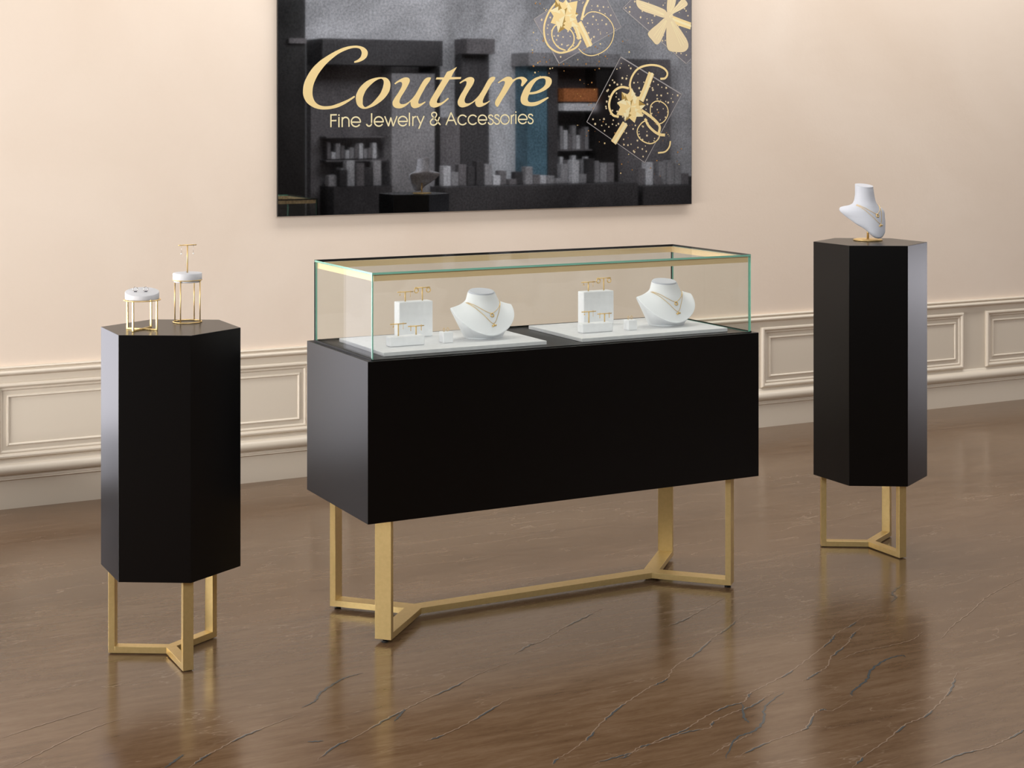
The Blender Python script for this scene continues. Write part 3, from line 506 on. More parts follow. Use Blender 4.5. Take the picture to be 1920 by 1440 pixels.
# ------------------------------------------------------------------ wall sign
SX, SZ, SY = 2.407, 1.147, WY-.027
SW, SH = 2.154, 1.30
sign = tag(empty('wall_sign', (SX, SY, SZ)), 'wide dark polished wall sign with gold lettering and printed gift boxes', 'sign')
mb = MB(); mb.box(0, SW, .0004, .012, 0, SH); mb.build('sign_board', M['sign_edge'], sign)
mb = MB(); mb.add([(.002,0,.002),(SW-.002,0,.002),(SW-.002,0,SH-.002),(.002,0,SH-.002)], [(0,1,2,3)]); mb.build('printed_face', M['sign'], sign)
for x in (.25, SW-.25):
    for z in (.15, SH-.15):
        mb = MB(); mb.box(x-.03, x+.03, .012, .027, z-.03, z+.03); mb.build('wall_spacer', M['sign_edge'], sign)
def flat_letters(name, groups, depth, y, mat, parent):
    cu = bpy.data.curves.new(name+'_outline', 'CURVE'); cu.dimensions = '2D'; cu.fill_mode = 'BOTH'; cu.extrude = depth
    for g in groups:
        for s in g:
            pts = smooth_path([(p[0]/1000, p[1]/1000)+tuple(p[2:]) for p in s], 4)
            sp = cu.splines.new('POLY'); sp.points.add(len(pts)-1); sp.use_cyclic_u = True
            for q, p in zip(sp.points, pts): q.co = (p.x, p.y, 0, 1)
    tmp = bpy.data.objects.new(name+'_tmp', cu); C.objects.link(tmp)
    dg = bpy.context.evaluated_depsgraph_get(); me = bpy.data.meshes.new_from_object(tmp.evaluated_get(dg))
    bpy.data.objects.remove(tmp); bpy.data.curves.remove(cu)
    me.transform(Matrix.Translation((0, y, 0)) @ Matrix.Rotation(PI/2, 4, 'X')); me.materials.clear(); me.materials.append(mat)
    o = bpy.data.objects.new(name, me); C.objects.link(o); o.parent = parent; return o
h = flat_letters('headline_lettering', LETTERS, .0008, -.0012, M['gold_print'], sign); h['label'] = 'large gold script lettering'
mb = MB(); dy = 0
for s in STROKES:
    dy += 1e-5
    pts = smooth_open([(a/1000, b/1000) for a, b in s], 3) if len(s) > 3 else [Vector((a/1000, b/1000)) for a, b in s]
    ribbon(mb, pts, .0062, lambda q: (q.x, -.0012-dy, q.y), 0, False, .0008)
h = mb.build('tagline_lettering', M['gold_light'], sign); h['label'] = 'small gold sans serif lettering'
def clip(poly, f):
    out = []
    for i in range(len(poly)):
        a, b = poly[i], poly[(i+1) % len(poly)]; fa, fb = f(a), f(b)
        if fa >= 0: out.append(a)
        if (fa >= 0) != (fb >= 0):
            t = fa/(fa-fb); out.append((a[0]+(b[0]-a[0])*t, a[1]+(b[1]-a[1])*t))
    return out
def rnd(i, k=0): return abs(math.sin(i*12.9898+k*78.233)*43758.5453) % 1
def inside(p, poly):
    c = False; n = len(poly)
    for i in range(n):
        a, b = poly[i], poly[(i+1) % n]
        if (a[1] > p[1]) != (b[1] > p[1]) and p[0] < (b[0]-a[0])*(p[1]-a[1])/(b[1]-a[1])+a[0]: c = not c
    return c
def star(mb, x, z, r, y, mi=0, rot=0., n=5):
    pts = [(x+(r if i % 2 == 0 else r*.42)*math.cos(rot+PI*i/n), y, z+(r if i % 2 == 0 else r*.42)*math.sin(rot+PI*i/n)) for i in range(2*n)]
    mb.add(pts, [tuple(range(2*n))], mi)
PX = .000572
for bi, box in enumerate(BOXES):
    poly = [(a/1000, b/1000) for a, b in box]
    pc = clip(poly, lambda p: SW-.004-p[0]); pc = clip(pc, lambda p: SH-.004-p[1])
    mb = MB(); mb.add([(x, -.0006, z) for x, z in pc], [tuple(range(len(pc)))])
    g = mb.build('printed_gift_box', M['gift'], sign)
    mb = MB()
    for i in range(len(pc)):
        a, b = Vector(pc[i]), Vector(pc[(i+1) % len(pc)])
        if a.x > SW-.006 and b.x > SW-.006: continue
        c0 = Vector((sum(p[0] for p in pc)/len(pc), sum(p[1] for p in pc)/len(pc)))
        ia, ib = a+(c0-a)*.012, b+(c0-b)*.012
        ribbon(mb, [ia, ib], .006 if i == 0 else .0035, lambda q: (q.x, -.0008, q.y))
    mb.build('printed_fold', M['fold'], g)
    mb = MB(); xs = [p[0] for p in pc]; zs = [p[1] for p in pc]; k = 0
    cell = .030
    for ix in range(40):
        for iz in range(40):
            k += 1
            x = min(xs)+cell*(ix+rnd(k+bi*99)); z = min(zs)+cell*(iz+rnd(k+bi*99, 1))
            if x < max(xs) and z < max(zs) and inside((x, z), [(p[0]*.94+.06*c0.x, p[1]*.94+.06*c0.y) for p in pc]) and rnd(k, 3) > .12:
                r = .0035+.0045*rnd(k, 2)
                star(mb, x, z, r, -.00085, 0, rnd(k, 4)*6, 5 if r > .005 else 4)
    st = mb.build('printed_stars', M['gold_pale'], g); st['kind'] = 'stuff'
    bow = MB(); lay = [-.0010]
    def nxt(): lay[0] -= .00003; return lay[0]
    key = ('a', 'b', 'c')[bi]
    for kk, pts, w in RIBBONS:
        if kk == key:
            q = nxt(); ribbon(bow, [(a/1000, b/1000) for a, b in pts], w*PX, lambda s: (min(s.x, SW-.004), q, s.y), 0)
            q = nxt(); ribbon(bow, [(a/1000+w*PX*.18, b/1000) for a, b in pts], w*PX*.34, lambda s: (min(s.x, SW-.004), q, s.y), 1)
    for kk, pts, w in CURLS:
        if kk == key:
            q = nxt(); ribbon(bow, smooth_open([(a/1000, b/1000) for a, b in pts], 5), w*PX, lambda s: (s.x, q, s.y), 0)
    if key in 'ac':
        cx, cz = [v/1000 for v in ROSES[0 if key == 'a' else 1]]
        R0 = .088 if key == 'a' else .080
        for ring, (rr, cnt, off) in enumerate(((1.0, 9, .1), (.72, 8, .5), (.45, 6, .2))):
            for i in range(cnt):
                a = 2*PI*i/cnt+off; rr2 = R0*rr*(.85+.3*rnd(i+ring*10+bi*50))
                tip = Vector((cx+rr2*math.cos(a), cz+rr2*math.sin(a))); wd = R0*rr*.42
                pl = Vector((cx+.45*rr2*math.cos(a)-wd*math.sin(a), cz+.45*rr2*math.sin(a)+wd*math.cos(a)))
                pr_ = Vector((cx+.45*rr2*math.cos(a)+wd*math.sin(a), cz+.45*rr2*math.sin(a)-wd*math.cos(a)))
                y = nxt(); c_ = Vector((cx, cz))
                bow.add([(c_.x,y,c_.y),(pl.x,y,pl.y),(tip.x,y,tip.y)], [(0,1,2)], 2 if (i+ring) % 3 == 0 else 0)
                bow.add([(c_.x,y,c_.y),(tip.x,y,tip.y),(pr_.x,y,pr_.y)], [(0,1,2)], 1 if (i+ring) % 2 == 0 else 0)
    else:
        for pi_, pet in enumerate(PETALS2):
            pts = clip([(a/1000, b/1000) for a, b in pet], lambda p: SW-.004-p[0]); pts = clip(pts, lambda p: SH-.004-p[1])
            sp = smooth_path(pts, 5); y = nxt()
            bow.add([(min(p.x, SW-.004), y, p.y) for p in sp], [tuple(range(len(sp)))], 3)
            for t in range(3):
                y = nxt(); a0 = Vector((BOWC[0]/1000, BOWC[1]/1000)); b0 = sp[(len(sp)//2+t*3-3) % len(sp)]
                ribbon(bow, [a0.lerp(b0, .15), a0.lerp(b0, .85)], .003, lambda s: (min(s.x, SW-.004), y, s.y), 1, True)
    bo = bow.build('printed_bow', [M['gold_print'], M['gold_light'], M['gold_deep'], M['gold_pale']], g)
mb = MB()
for i in range(150):
    t = rnd(i, 7)
    if i < 60: x, z = 1.25+.22*rnd(i, 5), .62+.36*rnd(i, 6)
    elif i < 120: x, z = 1.50+.32*rnd(i, 5), .30+.55*rnd(i, 6)
    else: x, z = 1.70+.43*rnd(i, 5), .12+.35*rnd(i, 6)
    star(mb, x, z, .002+.004*t, -.0004-.000002*i, 0 if rnd(i, 8) > .25 else 1, t*6, 5)
cf = mb.build('printed_confetti', [M['confetti'], M['gold_print']], sign); cf['kind'] = 'stuff'

# ------------------------------------------------------------------ pedestals
def pedestal(x, y, rot, side, zb, zt, ro, label):
    r = tag(empty('pedestal', (x, y, 0), rot), label, 'pedestal', 'hexagonal black pedestals')
    mb = MB(); hx = [(side*math.cos(PI/3*n+PI/3), side*math.sin(PI/3*n+PI/3)) for n in range(6)]
    mb.prism(hx, zb, zt); mb.build('body', M['black'], r, .0012)
    w, t, z0 = .0155, .019, .0035
    mb = MB()                                    # hub where the three floor bars meet
    hub = []
    for k in range(3):
        a = PI/3*2*k+PI; d = Vector((math.cos(a), math.sin(a))); n = Vector((-d.y, d.x)); rr = w/math.tan(PI/3)
        hub += [d*rr-n*w, d*rr+n*w]
    hub2 = []
    for p in hub:
        if all((p-q).length > 1e-4 for q in hub2): hub2.append(p)
    mb.prism([(p.x, p.y) for p in hub2], z0, z0+t); mb.build('hub', M['brass'], r)
    for k in range(3):
        a = PI/3*2*k+PI; d = Vector((math.cos(a), math.sin(a))); n = Vector((-d.y, d.x)); mb = MB()
        def P4(r0, r1): return [tuple(d*r0-n*w), tuple(d*r1-n*w), tuple(d*r1+n*w), tuple(d*r0+n*w)]
        mb.prism(P4(w/math.tan(PI/3), ro-t), z0, z0+t)
        mb.prism(P4(ro-t, ro), z0, zb)
        mb.build('leg', M['brass'], r, .0008)
        f = MB(); c = d*(ro-.014); f.lathe([(.008,0),(.009,.001),(.009,z0)], c.x, c.y, 20); f.build('foot', M['rubber'], r)
    return r
pedestal(1.3562, 4.7894, -.525, .2089, .2603, .9651, .1824, 'shorter hexagonal black pedestal carrying two gold riser stands')
pedestal(3.9752, 4.7732, -.5332, .2076, .2633, 1.1239, .1810, 'taller hexagonal black pedestal carrying the necked bust')

# ------------------------------------------------------------------ showcase
CX, CY, CW, CD, CB, CT, GT = 1.8778, 4.5288, 1.4174, .5143, .3777, .8606, 1.1223
case = tag(empty('display_case', (CX, CY, 0)), 'long black jewellery showcase with glass top on a gold frame base', 'display case')
mb = MB(); mb.box(0, CW, 0, CD, CB, CT); mb.build('body', M['black'], case, .0012)
jx, LL, bw, bt, z0, an = .267, .2837, .026, .0191, .012, .8059
ca, sa = math.cos(an), math.sin(an)
mb = MB()
mb.box(jx, CW-jx, CD/2-bw, CD/2+bw, z0, z0+bt); mb.build('stretcher', M['brass'], case, .0006)
for sx in (-1, 1):
    jc = Vector((jx if sx < 0 else CW-jx, CD/2))
    for sy in (-1, 1):
        d = Vector((ca*sx, sa*sy)); n = Vector((-d.y, d.x)); mb = MB()
        def P4(r0, r1):
            return [tuple(jc+d*r0-n*bw), tuple(jc+d*r1-n*bw), tuple(jc+d*r1+n*bw), tuple(jc+d*r0+n*bw)]
        mb.prism(P4(0, LL-bt), z0, z0+bt-.0001*(sy+2)-.0002*(sx+1)); mb.prism(P4(LL-bt, LL), z0, CB)
        mb.build('leg', M['brass'], case, .0006)
        f = MB(); c = jc+d*(LL-.016); f.lathe([(.010,0),(.011,.002),(.011,.004),(.006,.0045),(.006,z0)], c.x, c.y, 20); f.build('foot', M['rubber'], case)
gx, gy, th = .0207, .0168, .006
def pane(name, x0, x1, y0, y1, z0_, z1_, big):
    """a sheet of glass: clear on its two large faces, green on its edges"""
    m = MB(); m.box(x0, x1, y0, y1, z0_, z1_); o = m.build(name, [M['glass'], M['edge'], M['edge_shaded']], case)
    for p in o.data.polygons:
        ax = max(range(3), key=lambda i: abs(p.normal[i]))
        p.material_index = 0 if ax == big else 1
    return o
a0, a1, b0, b1 = gx, CW-gx, gy, CD-gy
zs = GT-th
pane('front_pane', a0, a1, b0, b0+th, CT+.0005, zs-.0003, 1)
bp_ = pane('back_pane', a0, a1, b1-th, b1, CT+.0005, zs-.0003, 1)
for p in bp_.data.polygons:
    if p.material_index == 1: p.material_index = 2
pane('side_pane', a0, a0+th, b0+th+.0003, b1-th-.0003, CT+.0005, zs-.0003, 0)
pane('side_pane', a1-th, a1, b0+th+.0003, b1-th-.0003, CT+.0005, zs-.0003, 0)
pane('top_pane', a0, a1, b0, b1, zs, GT, 2)
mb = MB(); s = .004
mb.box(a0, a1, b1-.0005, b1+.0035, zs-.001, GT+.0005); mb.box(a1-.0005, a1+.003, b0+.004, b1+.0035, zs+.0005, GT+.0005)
mb.build('top_dark_edge', M['seal_and_edge'], case)  # black strips put in for the shade inside the far glass edges
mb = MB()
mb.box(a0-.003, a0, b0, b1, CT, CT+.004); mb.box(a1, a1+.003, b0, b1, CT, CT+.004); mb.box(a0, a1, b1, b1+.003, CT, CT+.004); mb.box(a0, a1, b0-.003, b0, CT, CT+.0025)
mb.build('base_seal', M['seal_and_edge'], case)
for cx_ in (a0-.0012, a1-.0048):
    mb = MB(); mb.box(cx_, cx_+.006, b1-.0005, b1+.0035, CT, zs-.0012); mb.build('corner_dark_edge', M['seal_and_edge'], case)  # black strip put in for the shade in the back glass corner
i0, i1, j0, j1 = a0+th+.001, a1-th-.001, b0+th+.001, b1-th-.001; gh, gw = .0195, .004
mb = MB(); zt_ = zs-.001
mb.box(i0, i1, j0, j0+gw, zt_-gh, zt_); mb.box(i0, i1, j1-gw, j1, zt_-gh, zt_)
mb.box(i0, i0+gw, j0+gw, j1-gw, zt_-gh, zt_); mb.box(i1-gw, i1, j0+gw, j1-gw, zt_-gh, zt_)
mb.build('rim_frame', M['gold_trim'], case)

# ------------------------------------------------------------------ trays and risers in the case
def block(name, x, y, z, w, d, hgt, label, cat, group, bev=.003, mat='white'):
    m = MB(); m.box(0, w, 0, d, 0, hgt); o = m.build(name, M[mat], None, bev, None, 3); o.location = (CX+x, CY+y, z)
    return tag(o, label, cat, group)
TT = CT+.0122; TZ = TT
WHERE = ('the display tray nearest the two-stool pedestal', 'the display tray nearest the taller pedestal')
SHORT = ('shorter-pedestal tray', 'taller-pedestal tray')
trays = [(.082,.074,.563,.365), (.771,.068,.567,.365)]
for i, (x, y, w, d) in enumerate(trays):
    block('display_tray', x, y, CT+.0002, w, d, .012, ('flat white tray in the glass case, on the side of the shorter pedestal', 'flat white tray in the glass case, on the side of the taller pedestal')[i], 'tray', 'white trays in the showcase', .0012, 'tray')

def t_stand(x, y, z, hgt, wid, label, rot=0, group='gold earring stands'):
    r = tag(empty('earring_stand', (x, y, z), rot), label, 'earring stand', group)
    m = MB(); m.tube([(0,0,0),(0,0,hgt)], .0021, 12); m.build('post', M['gold'], r)
    m = MB(); m.tube([(-wid/2,0,hgt),(wid/2,0,hgt)], .0017, 12); m.build('crossbar', M['gold'], r)
    return r
def earring(x, y, z, kind, label, group):
    """hangs from the top of a crossbar at (x, y, z)"""
    r = tag(empty('earring', (x, y, z)), label, 'earring', group)
    m = MB(); m.torus((0,0,-.0006), .0026, .0004, 'x', 16, 6)
    mat = M['silver'] if kind == 'pearl' else M['gold']
    m.build('hook', mat, r)
    m = MB()
    if kind == 'bar': m.tube([(0,0,-.0032),(0,0,-.0165)], .0012, 10)
    elif kind == 'drop': m.tube([(0,0,-.0032),(0,0,-.008)], .0006, 8); m.ball((0,0,-.0105), .0023)
    elif kind == 'hoop': m.torus((0,0,-.0105), .0072, .0017, 'y', 32, 10)
    elif kind == 'stick': m.tube([(0,0,-.0032),(0,0,-.019)], .0007, 8)
    else: m.tube([(0,0,-.0032),(0,0,-.026)], .0005, 8)
    m.build('hoop' if kind == 'hoop' else 'drop', mat, r)
    if kind == 'pearl':
        m = MB(); m.ball((0,0,-.028), .0024); m.build('bead', M['pearl'], r)
    return r
def ring(x, y, z, R, rr, rot, label, group, mat='gold'):
    r = tag(empty('ring', (x, y, z), rot), label, 'ring', group)
    m = MB(); m.torus((0,0,R+rr), R, rr, 'y', 36, 8); m.build('band', M[mat], r)
    m = MB()
    if mat == 'silver': m.box(-.0042, .0042, -.0022, .0022, 0, .0030); m.build('clip', M['clip'], r, .0006)  # small dark block at the foot of silver rings
    else: m.ball((0,0,2*R+2.2*rr), rr*1.9); m.build('stone', M['gold'], r)
    return r

SETS = [dict(low=(.1455,.171), tall=(.252,.345), cube=(.330,.176), bust=(.505,.243)),
        dict(low=(.832,.171), tall=(.933,.336), cube=(1.006,.165), bust=(1.205,.240))]

# low necklace bust
def bust_points(n=72):
    th_ = [2*PI*i/n for i in range(n)]
    def sg(v, p): return math.copysign(abs(v)**p, v)
    def rim(t, k=1., dz=0.):
        s_, c_ = math.sin(t), math.cos(t)
        x = .110*sg(s_, .92)*k
        y = (-.088*abs(c_)**.95 if c_ > 0 else .042*abs(c_))*k
        z = .020+.080*(1-c_)**.80 if c_ > 0 else .100-.014*abs(c_)
        return (x-.006, y+.006, z+dz)
    def neck0(t): return (.056*math.sin(t)-.003, -.047*math.cos(t)*(1 if math.cos(t) > 0 else .85)+.006, .113+.014*((1-math.cos(t))/2))
    def neck1(t): return (.0455*math.sin(t)-.003, -.040*math.cos(t)+.010, .1385+.012*((1-math.cos(t))/2))
    loops = [[(.066*math.sin(t), -.052*math.cos(t)+.002, .0005) for t in th_], [(.0665*math.sin(t), -.0525*math.cos(t)+.002, .004) for t in th_]]
    loops.append([rim(t, .985, -.005) for t in th_]); loops.append([rim(t, 1.0, -.001) for t in th_]); loops.append([rim(t, .985, .001) for t in th_])
    for j in range(1, 11):
        s_ = j/10; L = []
        for t in th_:
            a, b = rim(t, .985, .001), neck0(t); c_ = math.cos(t)
            e = 1.15+.95*((1-c_)/2) if c_ > 0 else 1.6+.2*c_
            k = 1-(1-s_)**e
            L.append((a[0]+(b[0]-a[0])*k, a[1]+(b[1]-a[1])*k, a[2]+(b[2]-a[2])*s_))
        loops.append(L)
    for j in range(1, 5):
        s_ = j/4
        loops.append([tuple(p+(q-p)*s_ for p, q in zip(neck0(t), neck1(t))) for t in th_])
    cap = [[(x*k, (y-.010)*k+.010, z+dz) for x, y, z in loops[-1]] for k, dz in ((.985,.0012),(.93,.0012),(.93,.004),(.90,.0052))]
    return loops, cap
def make_bust(name, loc, label, group):
    r = tag(empty(name, loc), label, 'necklace bust', group)
    loops, cap = bust_points()
    m = MB(); m.loft(loops, True, True); body = m.build('body', M['bust'], r, 0, .42)
    m = MB(); m.loft([loops[-1]]+cap, True, True); m.build('neck_cap', M['bust_grey'], r, 0, .6)
    return r, body
def bvh_of(o):
    me = o.data; return BVHTree.FromPolygons([v.co.copy() for v in me.vertices], [list(p.vertices) for p in me.polygons])
def chain_pts(bvh, xz, off=.0011, steps=10):
    P2 = smooth_open(xz, steps); out = []
    for p in P2:
        hit = bvh.ray_cast(Vector((p.x, -1, p.y)), Vector((0,1,0)))
        if hit[0] is not None: out.append(hit[0]+hit[1]*off*(1 if hit[1].y < 0 else -1))
    return out
def necklace(loc, rot, bvh, xz, kind, label, group, rr=.0009):
    r = tag(empty('necklace', loc, rot), label, 'necklace', group)
    pts = chain_pts(bvh, xz, rr*1.2)
    m = MB(); m.tube(pts, rr, 8); m.build('chain', M['gold'], r)
    low = min(pts, key=lambda p: p.z); m = MB()
    hit = bvh.ray_cast(Vector((low.x, -1, low.z-.007)), Vector((0,1,0)))
    c = hit[0]+hit[1]*.0025 if hit[0] is not None else low
    nrm = hit[1] if hit[0] is not None else Vector((0,-1,0))
    if nrm.y > 0: nrm = -nrm
    u = Vector((1,0,0)); v = nrm.cross(u).normalized(); u = v.cross(nrm).normalized()
    if kind == 'ring':
        m.tube([c+(u*math.cos(2*PI*i/24)+v*math.sin(2*PI*i/24))*.0055 for i in range(24)], .0019, 8, True)
    else:
        m.tube([c-u*.0075-v*.001, c+u*.0075+v*.001], .0026, 10); m.ball(tuple(c+v*.003), .0026); m.ball(tuple(c-u*.004-v*.003), .0022)
    m.build('pendant', M['gold'], r)
    return r
bust_bvh = None
for i, S in enumerate(SETS):
    w = SHORT[i]
    x, y = S['low']; block('riser_block', x, y, TZ, .118, .036, .031, 'low white oblong riser block at the front of the %s' % w, 'riser block', 'white riser blocks', .004)
    for dx, hh, nm in ((.036,.037,'taller'), (.0965,.027,'shorter')):
        t_stand(CX+x+dx, CY+y+.020, TZ+.031, hh, .0545, '%s gold T-shaped earring stand on the low block, %s' % (nm, w))
    for px, hh, kd, lb in ((.036-.0165,.037,'drop','short gold drop earring, taller low-block stand, %s'), (.036+.0165,.037,'stick','thin gold stick earring, taller low-block stand, %s'),
                           (.0965-.018,.027,'bar','gold bar earring hung beside the taller stand, low block, %s'), (.0965+.018,.027,'bar','gold bar earring nearer the ring cube, low block, %s')):
        earring(CX+x+px, CY+y+.020, TZ+.031+hh+.0017, kd, lb % w, 'earrings on the low block stands')
    x, y = S['tall']; block('riser_block', x, y, TZ, .119, .042, .115, 'tall upright white riser block at the back of the %s' % w, 'riser block', 'white riser blocks', .003)
    for dx, hh, nm in ((.030,.031,'plain shorter'), (.091,.042,'taller hoop-hung')):
        t_stand(CX+x+dx, CY+y+.021, TZ+.115, hh, .0545, '%s gold T-shaped earring stand on the tall block, %s' % (nm, w))
    for px, hh, kd, lb in ((.030-.0185,.031,'drop','small gold drop earring above the tall block, %s'), (.030+.0185,.031,'stick','thin gold stick earring beside the hoops, tall block, %s'),
                           (.091-.0215,.042,'hoop','gold hoop earring touching the drop stand, tall block, %s'), (.091+.0215,.042,'hoop','gold hoop earring nearer the bust, tall block, %s')):
        earring(CX+x+px, CY+y+.021, TZ+.115+hh+.0017, kd, lb % w, 'earrings on the tall block stands')
    x, y = S['cube']; block('ring_block', x, y, TZ, .034, .034, .034, 'small white ring cube beside the bust on the %s' % w, 'ring block', 'white ring cubes', .002)
    ring(CX+x+.0095, CY+y+.017, TZ+.034, .0048, .0007, .5, 'thin gold ring on the white cube, farther from the bust, %s' % w, 'rings on the cubes')
    ring(CX+x+.0235, CY+y+.019, TZ+.034, .0048, .0007, .2, 'thin gold ring on the white cube, nearer the bust, %s' % w, 'rings on the cubes')
    x, y = S['bust']; loc = (CX+x, CY+y, TZ)
    r, body = make_bust('necklace_bust', loc, 'low white sloping necklace bust standing on the %s' % w, 'low necklace busts in the case')
    bv = bvh_of(body)
    necklace(loc, 0, bv, [(-.0595,.1155),(-.045,.1075),(-.024,.0935),(0,.083),(.022,.0905),(.042,.1045),(.056,.1145)], 'ring', 'upper short gold chain with a ring pendant on the bust of the %s' % w, 'gold necklaces on the low busts')
    necklace(loc, 0, bv, [(-.063,.1145),(-.048,.1015),(-.026,.0785),(.002,.0515),(.026,.0780),(.044,.1030),(.0575,.1165)], 'bar', 'lower long gold chain with a bar pendant on the bust of the %s' % w, 'gold necklaces on the low busts')

# ------------------------------------------------------------------ round risers on the shorter pedestal
PZ = .9653; YAW = .4803
def cam_dir(deg): a = math.radians(deg)-YAW+.221; return Vector((math.cos(a), math.sin(a)))
r = tag(empty('round_riser', (1.266, 4.771, PZ)), 'low gold stool-like riser with a crossed base and white round pad', 'riser stand', 'round gold risers')
aw = cam_dir(90)                                 # the pad is a wedge: its round top slopes down toward the shop floor side
def pad_top(x, y): return .1115+.0085*(x*aw.x+y*aw.y)/.049
ang = [2*PI*i/64 for i in range(64)]; pl = []
for q, z in ((.046,.0895),(.0485,.0905),(.049,.092)): pl.append([(q*math.cos(t), q*math.sin(t), z) for t in ang])
for q, dz in ((.049,-.002),(.0485,-.0008),(.047,0)): pl.append([(q*math.cos(t), q*math.sin(t), pad_top(q*math.cos(t), q*math.sin(t))+dz) for t in ang])
m = MB(); m.loft(pl, True, True); m.build('pad', M['pad'], r, 0, .5)
m = MB(); m.lathe([(.0465,.0862),(.0535,.0862),(.0535,.0888),(.0465,.0888)], 0, 0, 64, 0, False, False); m.build('support_ring', M['gold'], r)
for a in (148.6, 238.6, 328.6, 58.6):
    d = cam_dir(a); n = Vector((-d.y, d.x)); m = MB(); w = .0028
    def Q(r0, r1): return [tuple(d*r0-n*w), tuple(d*r1-n*w), tuple(d*r1+n*w), tuple(d*r0+n*w)]
    m.prism(Q(.0, .047), .0002, .0045 if a in (148.6, 328.6) else .0044); m.prism(Q(.047, .0515), .0002, .0862); m.build('leg', M['brass'], r, .0006)
for dx, dy, lb in ((-.019,-.002,'slim silvery ring on the low round pad, farther from the tall riser'), (.011,-.003,'slim silvery ring on the low round pad, nearer the tall riser')):
    d = cam_dir(0)*dx+cam_dir(90)*dy
    ring(1.266+d.x, 4.771+d.y, PZ+pad_top(d.x, d.y)+.0001, .0066, .0009, -YAW+.15, lb, 'rings on the round pad', 'silver')
r = tag(empty('round_riser', (1.433, 4.878, PZ)), 'tall slender gold riser on a ring base with white round pad', 'riser stand', 'round gold risers')
m = MB(); m.lathe([(.0390,.1217),(.0405,.123),(.0410,.1262),(.0432,.130),(.0437,.1315),(.0437,.1475),(.0425,.1495),(.0412,.1501)], 0, 0, 64); m.build('pad', M['pad'], r, 0, .7)
m = MB(); m.torus((0,0,.1285), .0430, .0014, 'z', 64, 8); m.build('support_ring', M['gold'], r)
m = MB(); m.torus((0,0,.0020), .0425, .0019, 'z', 64, 10); m.build('base_ring', M['gold'], r)
for a in (150, 240, 330, 60):
    d = cam_dir(a)*.0425; m = MB(); m.tube([(d.x, d.y, .002), (d.x, d.y, .1285)], .0018, 10); m.build('leg', M['gold'], r)
t_stand(1.433, 4.878, PZ+.1501, .0835, .056, 'gold T-shaped earring stand on top of the tall slender riser')
for px, lb in ((-.0185, 'long silvery drop earring above the tall riser, over the low riser side'), (.0185, 'long silvery drop earring above the tall riser, on the showcase side')):
    earring(1.433+px, 4.878, PZ+.1501+.0835+.0017, 'pearl', lb, 'drop earrings on the tall riser')

# ------------------------------------------------------------------ necked bust on the taller pedestal
BX, BY, BZ = 4.004, 4.821, 1.1241
r = tag(empty('bust_stand', (BX, BY, BZ)), 'white necked bust on a gold disc stand atop the taller pedestal', 'necklace bust')
m = MB(); m.lathe([(.050,.0002),(.0535,.0008),(.054,.003),(.0525,.0055),(.046,.0068),(.004,.0075)], 0, 0, 64); m.build('base', M['gold'], r, 0, .7)
m = MB(); m.tube([(0,0,.006),(0,0,.062)], .0042, 16); m.build('post', M['gold'], r)
keys = [(.2045,.0345,-.010,.055),(.195,.0345,-.0115,.054),(.170,.036,-.016,.054),(.150,.039,-.0225,.056),(.138,.0445,-.0285,.057),(.129,.058,-.034,.056),(.122,.078,-.038,.053),(.114,.092,-.043,.048),(.106,.097,-.047,.040),
        (.098,.0945,-.051,.029),(.088,.088,-.0560,.015),(.075,.077,-.0615,.001),(.060,.0635,-.066,-.0115),(.045,.0440,-.0695,-.0215),(.032,.034,-.0715,-.0300),(.021,.0230,-.0720,-.038),(.014,.0120,-.0690,-.047),(.0115,.0030,-.062,-.055)]
fine = []
for i in range(len(keys)-1):
    k0, k1, k2, k3 = keys[max(i-1,0)], keys[i], keys[i+1], keys[min(i+2,len(keys)-1)]
    for j in range(3):
        t = j/3; fine.append(tuple(.5*(2*b+(c-a)*t+(2*a-5*b+4*c-d)*t*t+(3*b-3*c+d-a)*t**3) for a, b, c, d in zip(k0, k1, k2, k3)))
fine.append(keys[-1])
loops = []
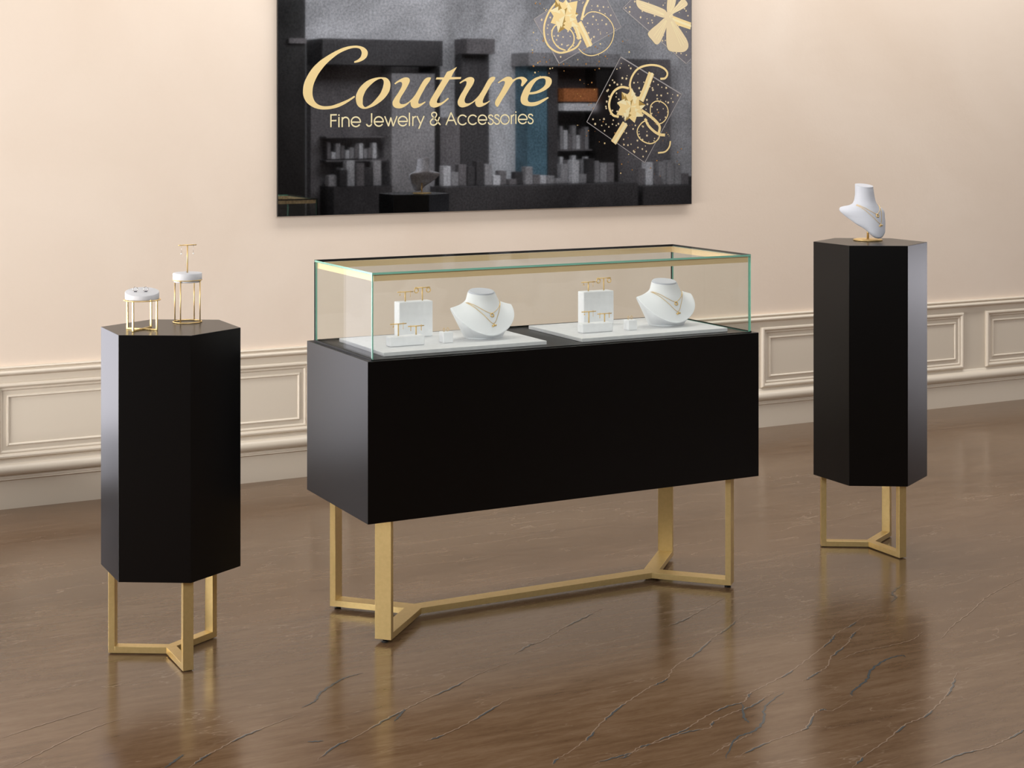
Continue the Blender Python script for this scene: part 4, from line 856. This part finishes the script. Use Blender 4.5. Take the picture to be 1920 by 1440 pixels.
for (z, hw, yf, yb) in fine:
    cy = (yf+yb)/2; hy = (yb-yf)/2; L = []
    wide = max(0, min(1, (hw-.036)/.05))
    for i in range(64):
        t = 2*PI*i/64; sx, cy_ = math.sin(t), math.cos(t)
        bend = wide*.045*abs(sx)**2.2 if cy_ > -.2 else wide*.045*abs(sx)**2.2
        x = hw*sx; y = cy-hy*cy_*(1-.15*wide*abs(sx))
        L.append((x, min(y+bend, yb+.03), z+wide*.006*abs(sx)**3+(.006 if z > .19 else 0)*cy_*-1))
    loops.append(L)
m = MB(); m.loft(loops, True, True); tb = m.build('body', M['bust_grey'], r, 0, .8)
bv = bvh_of(tb)
necklace((BX,BY,BZ), 0, bv, [(-.047,.134),(-.036,.124),(-.018,.110),(0,.101),(.016,.109),(.032,.122),(.043,.133)], 'ring', 'shorter gold chain with ring pendant on the necked bust', 'gold necklaces on the necked bust')
necklace((BX,BY,BZ), 0, bv, [(-.050,.132),(-.040,.118),(-.022,.094),(.004,.066),(.022,.092),(.036,.118),(.045,.131)], 'bar', 'longer gold chain with bar pendant on the necked bust', 'gold necklaces on the necked bust')

# ------------------------------------------------------------------ light and camera
w = bpy.data.worlds.new('sky'); SC.world = w; w.use_nodes = True
bg = w.node_tree.nodes['Background']; bg.inputs['Color'].default_value = (*WORLD,1); bg.inputs['Strength'].default_value = WORLD_S
def area(name, loc, target, sx, sy, watts, col):
    d = bpy.data.lights.new(name, 'AREA'); d.shape = 'RECTANGLE'; d.size = sx; d.size_y = sy; d.energy = watts; d.color = col
    o = bpy.data.objects.new(name, d); C.objects.link(o); o.location = loc
    o.rotation_euler = (Vector(target)-Vector(loc)).to_track_quat('-Z', 'Y').to_euler(); return o
LIGHTS()
cam = bpy.data.cameras.new('camera'); co = bpy.data.objects.new('camera', cam); C.objects.link(co)
co.location = (0, 0, 1.6); co.rotation_euler = (PI/2, 0, -.4803)
cam.sensor_width = 36; cam.lens = 3088.44/1920*36; cam.shift_y = -(720-211.07)/1920
cam.clip_end = 100; cam.clip_start = .05
SC.camera = co
vs = SC.view_settings; SC.display_settings.display_device = 'sRGB'
vs.view_transform = 'Standard'; vs.look = 'None'; vs.gamma = 1; vs.use_curve_mapping = False; vs.exposure = EXPO
SC.cycles.use_denoising = True
SC.cycles.max_bounces = 10; SC.cycles.transparent_max_bounces = 24; SC.cycles.sample_clamp_indirect = 6
SC.cycles.caustics_reflective = False
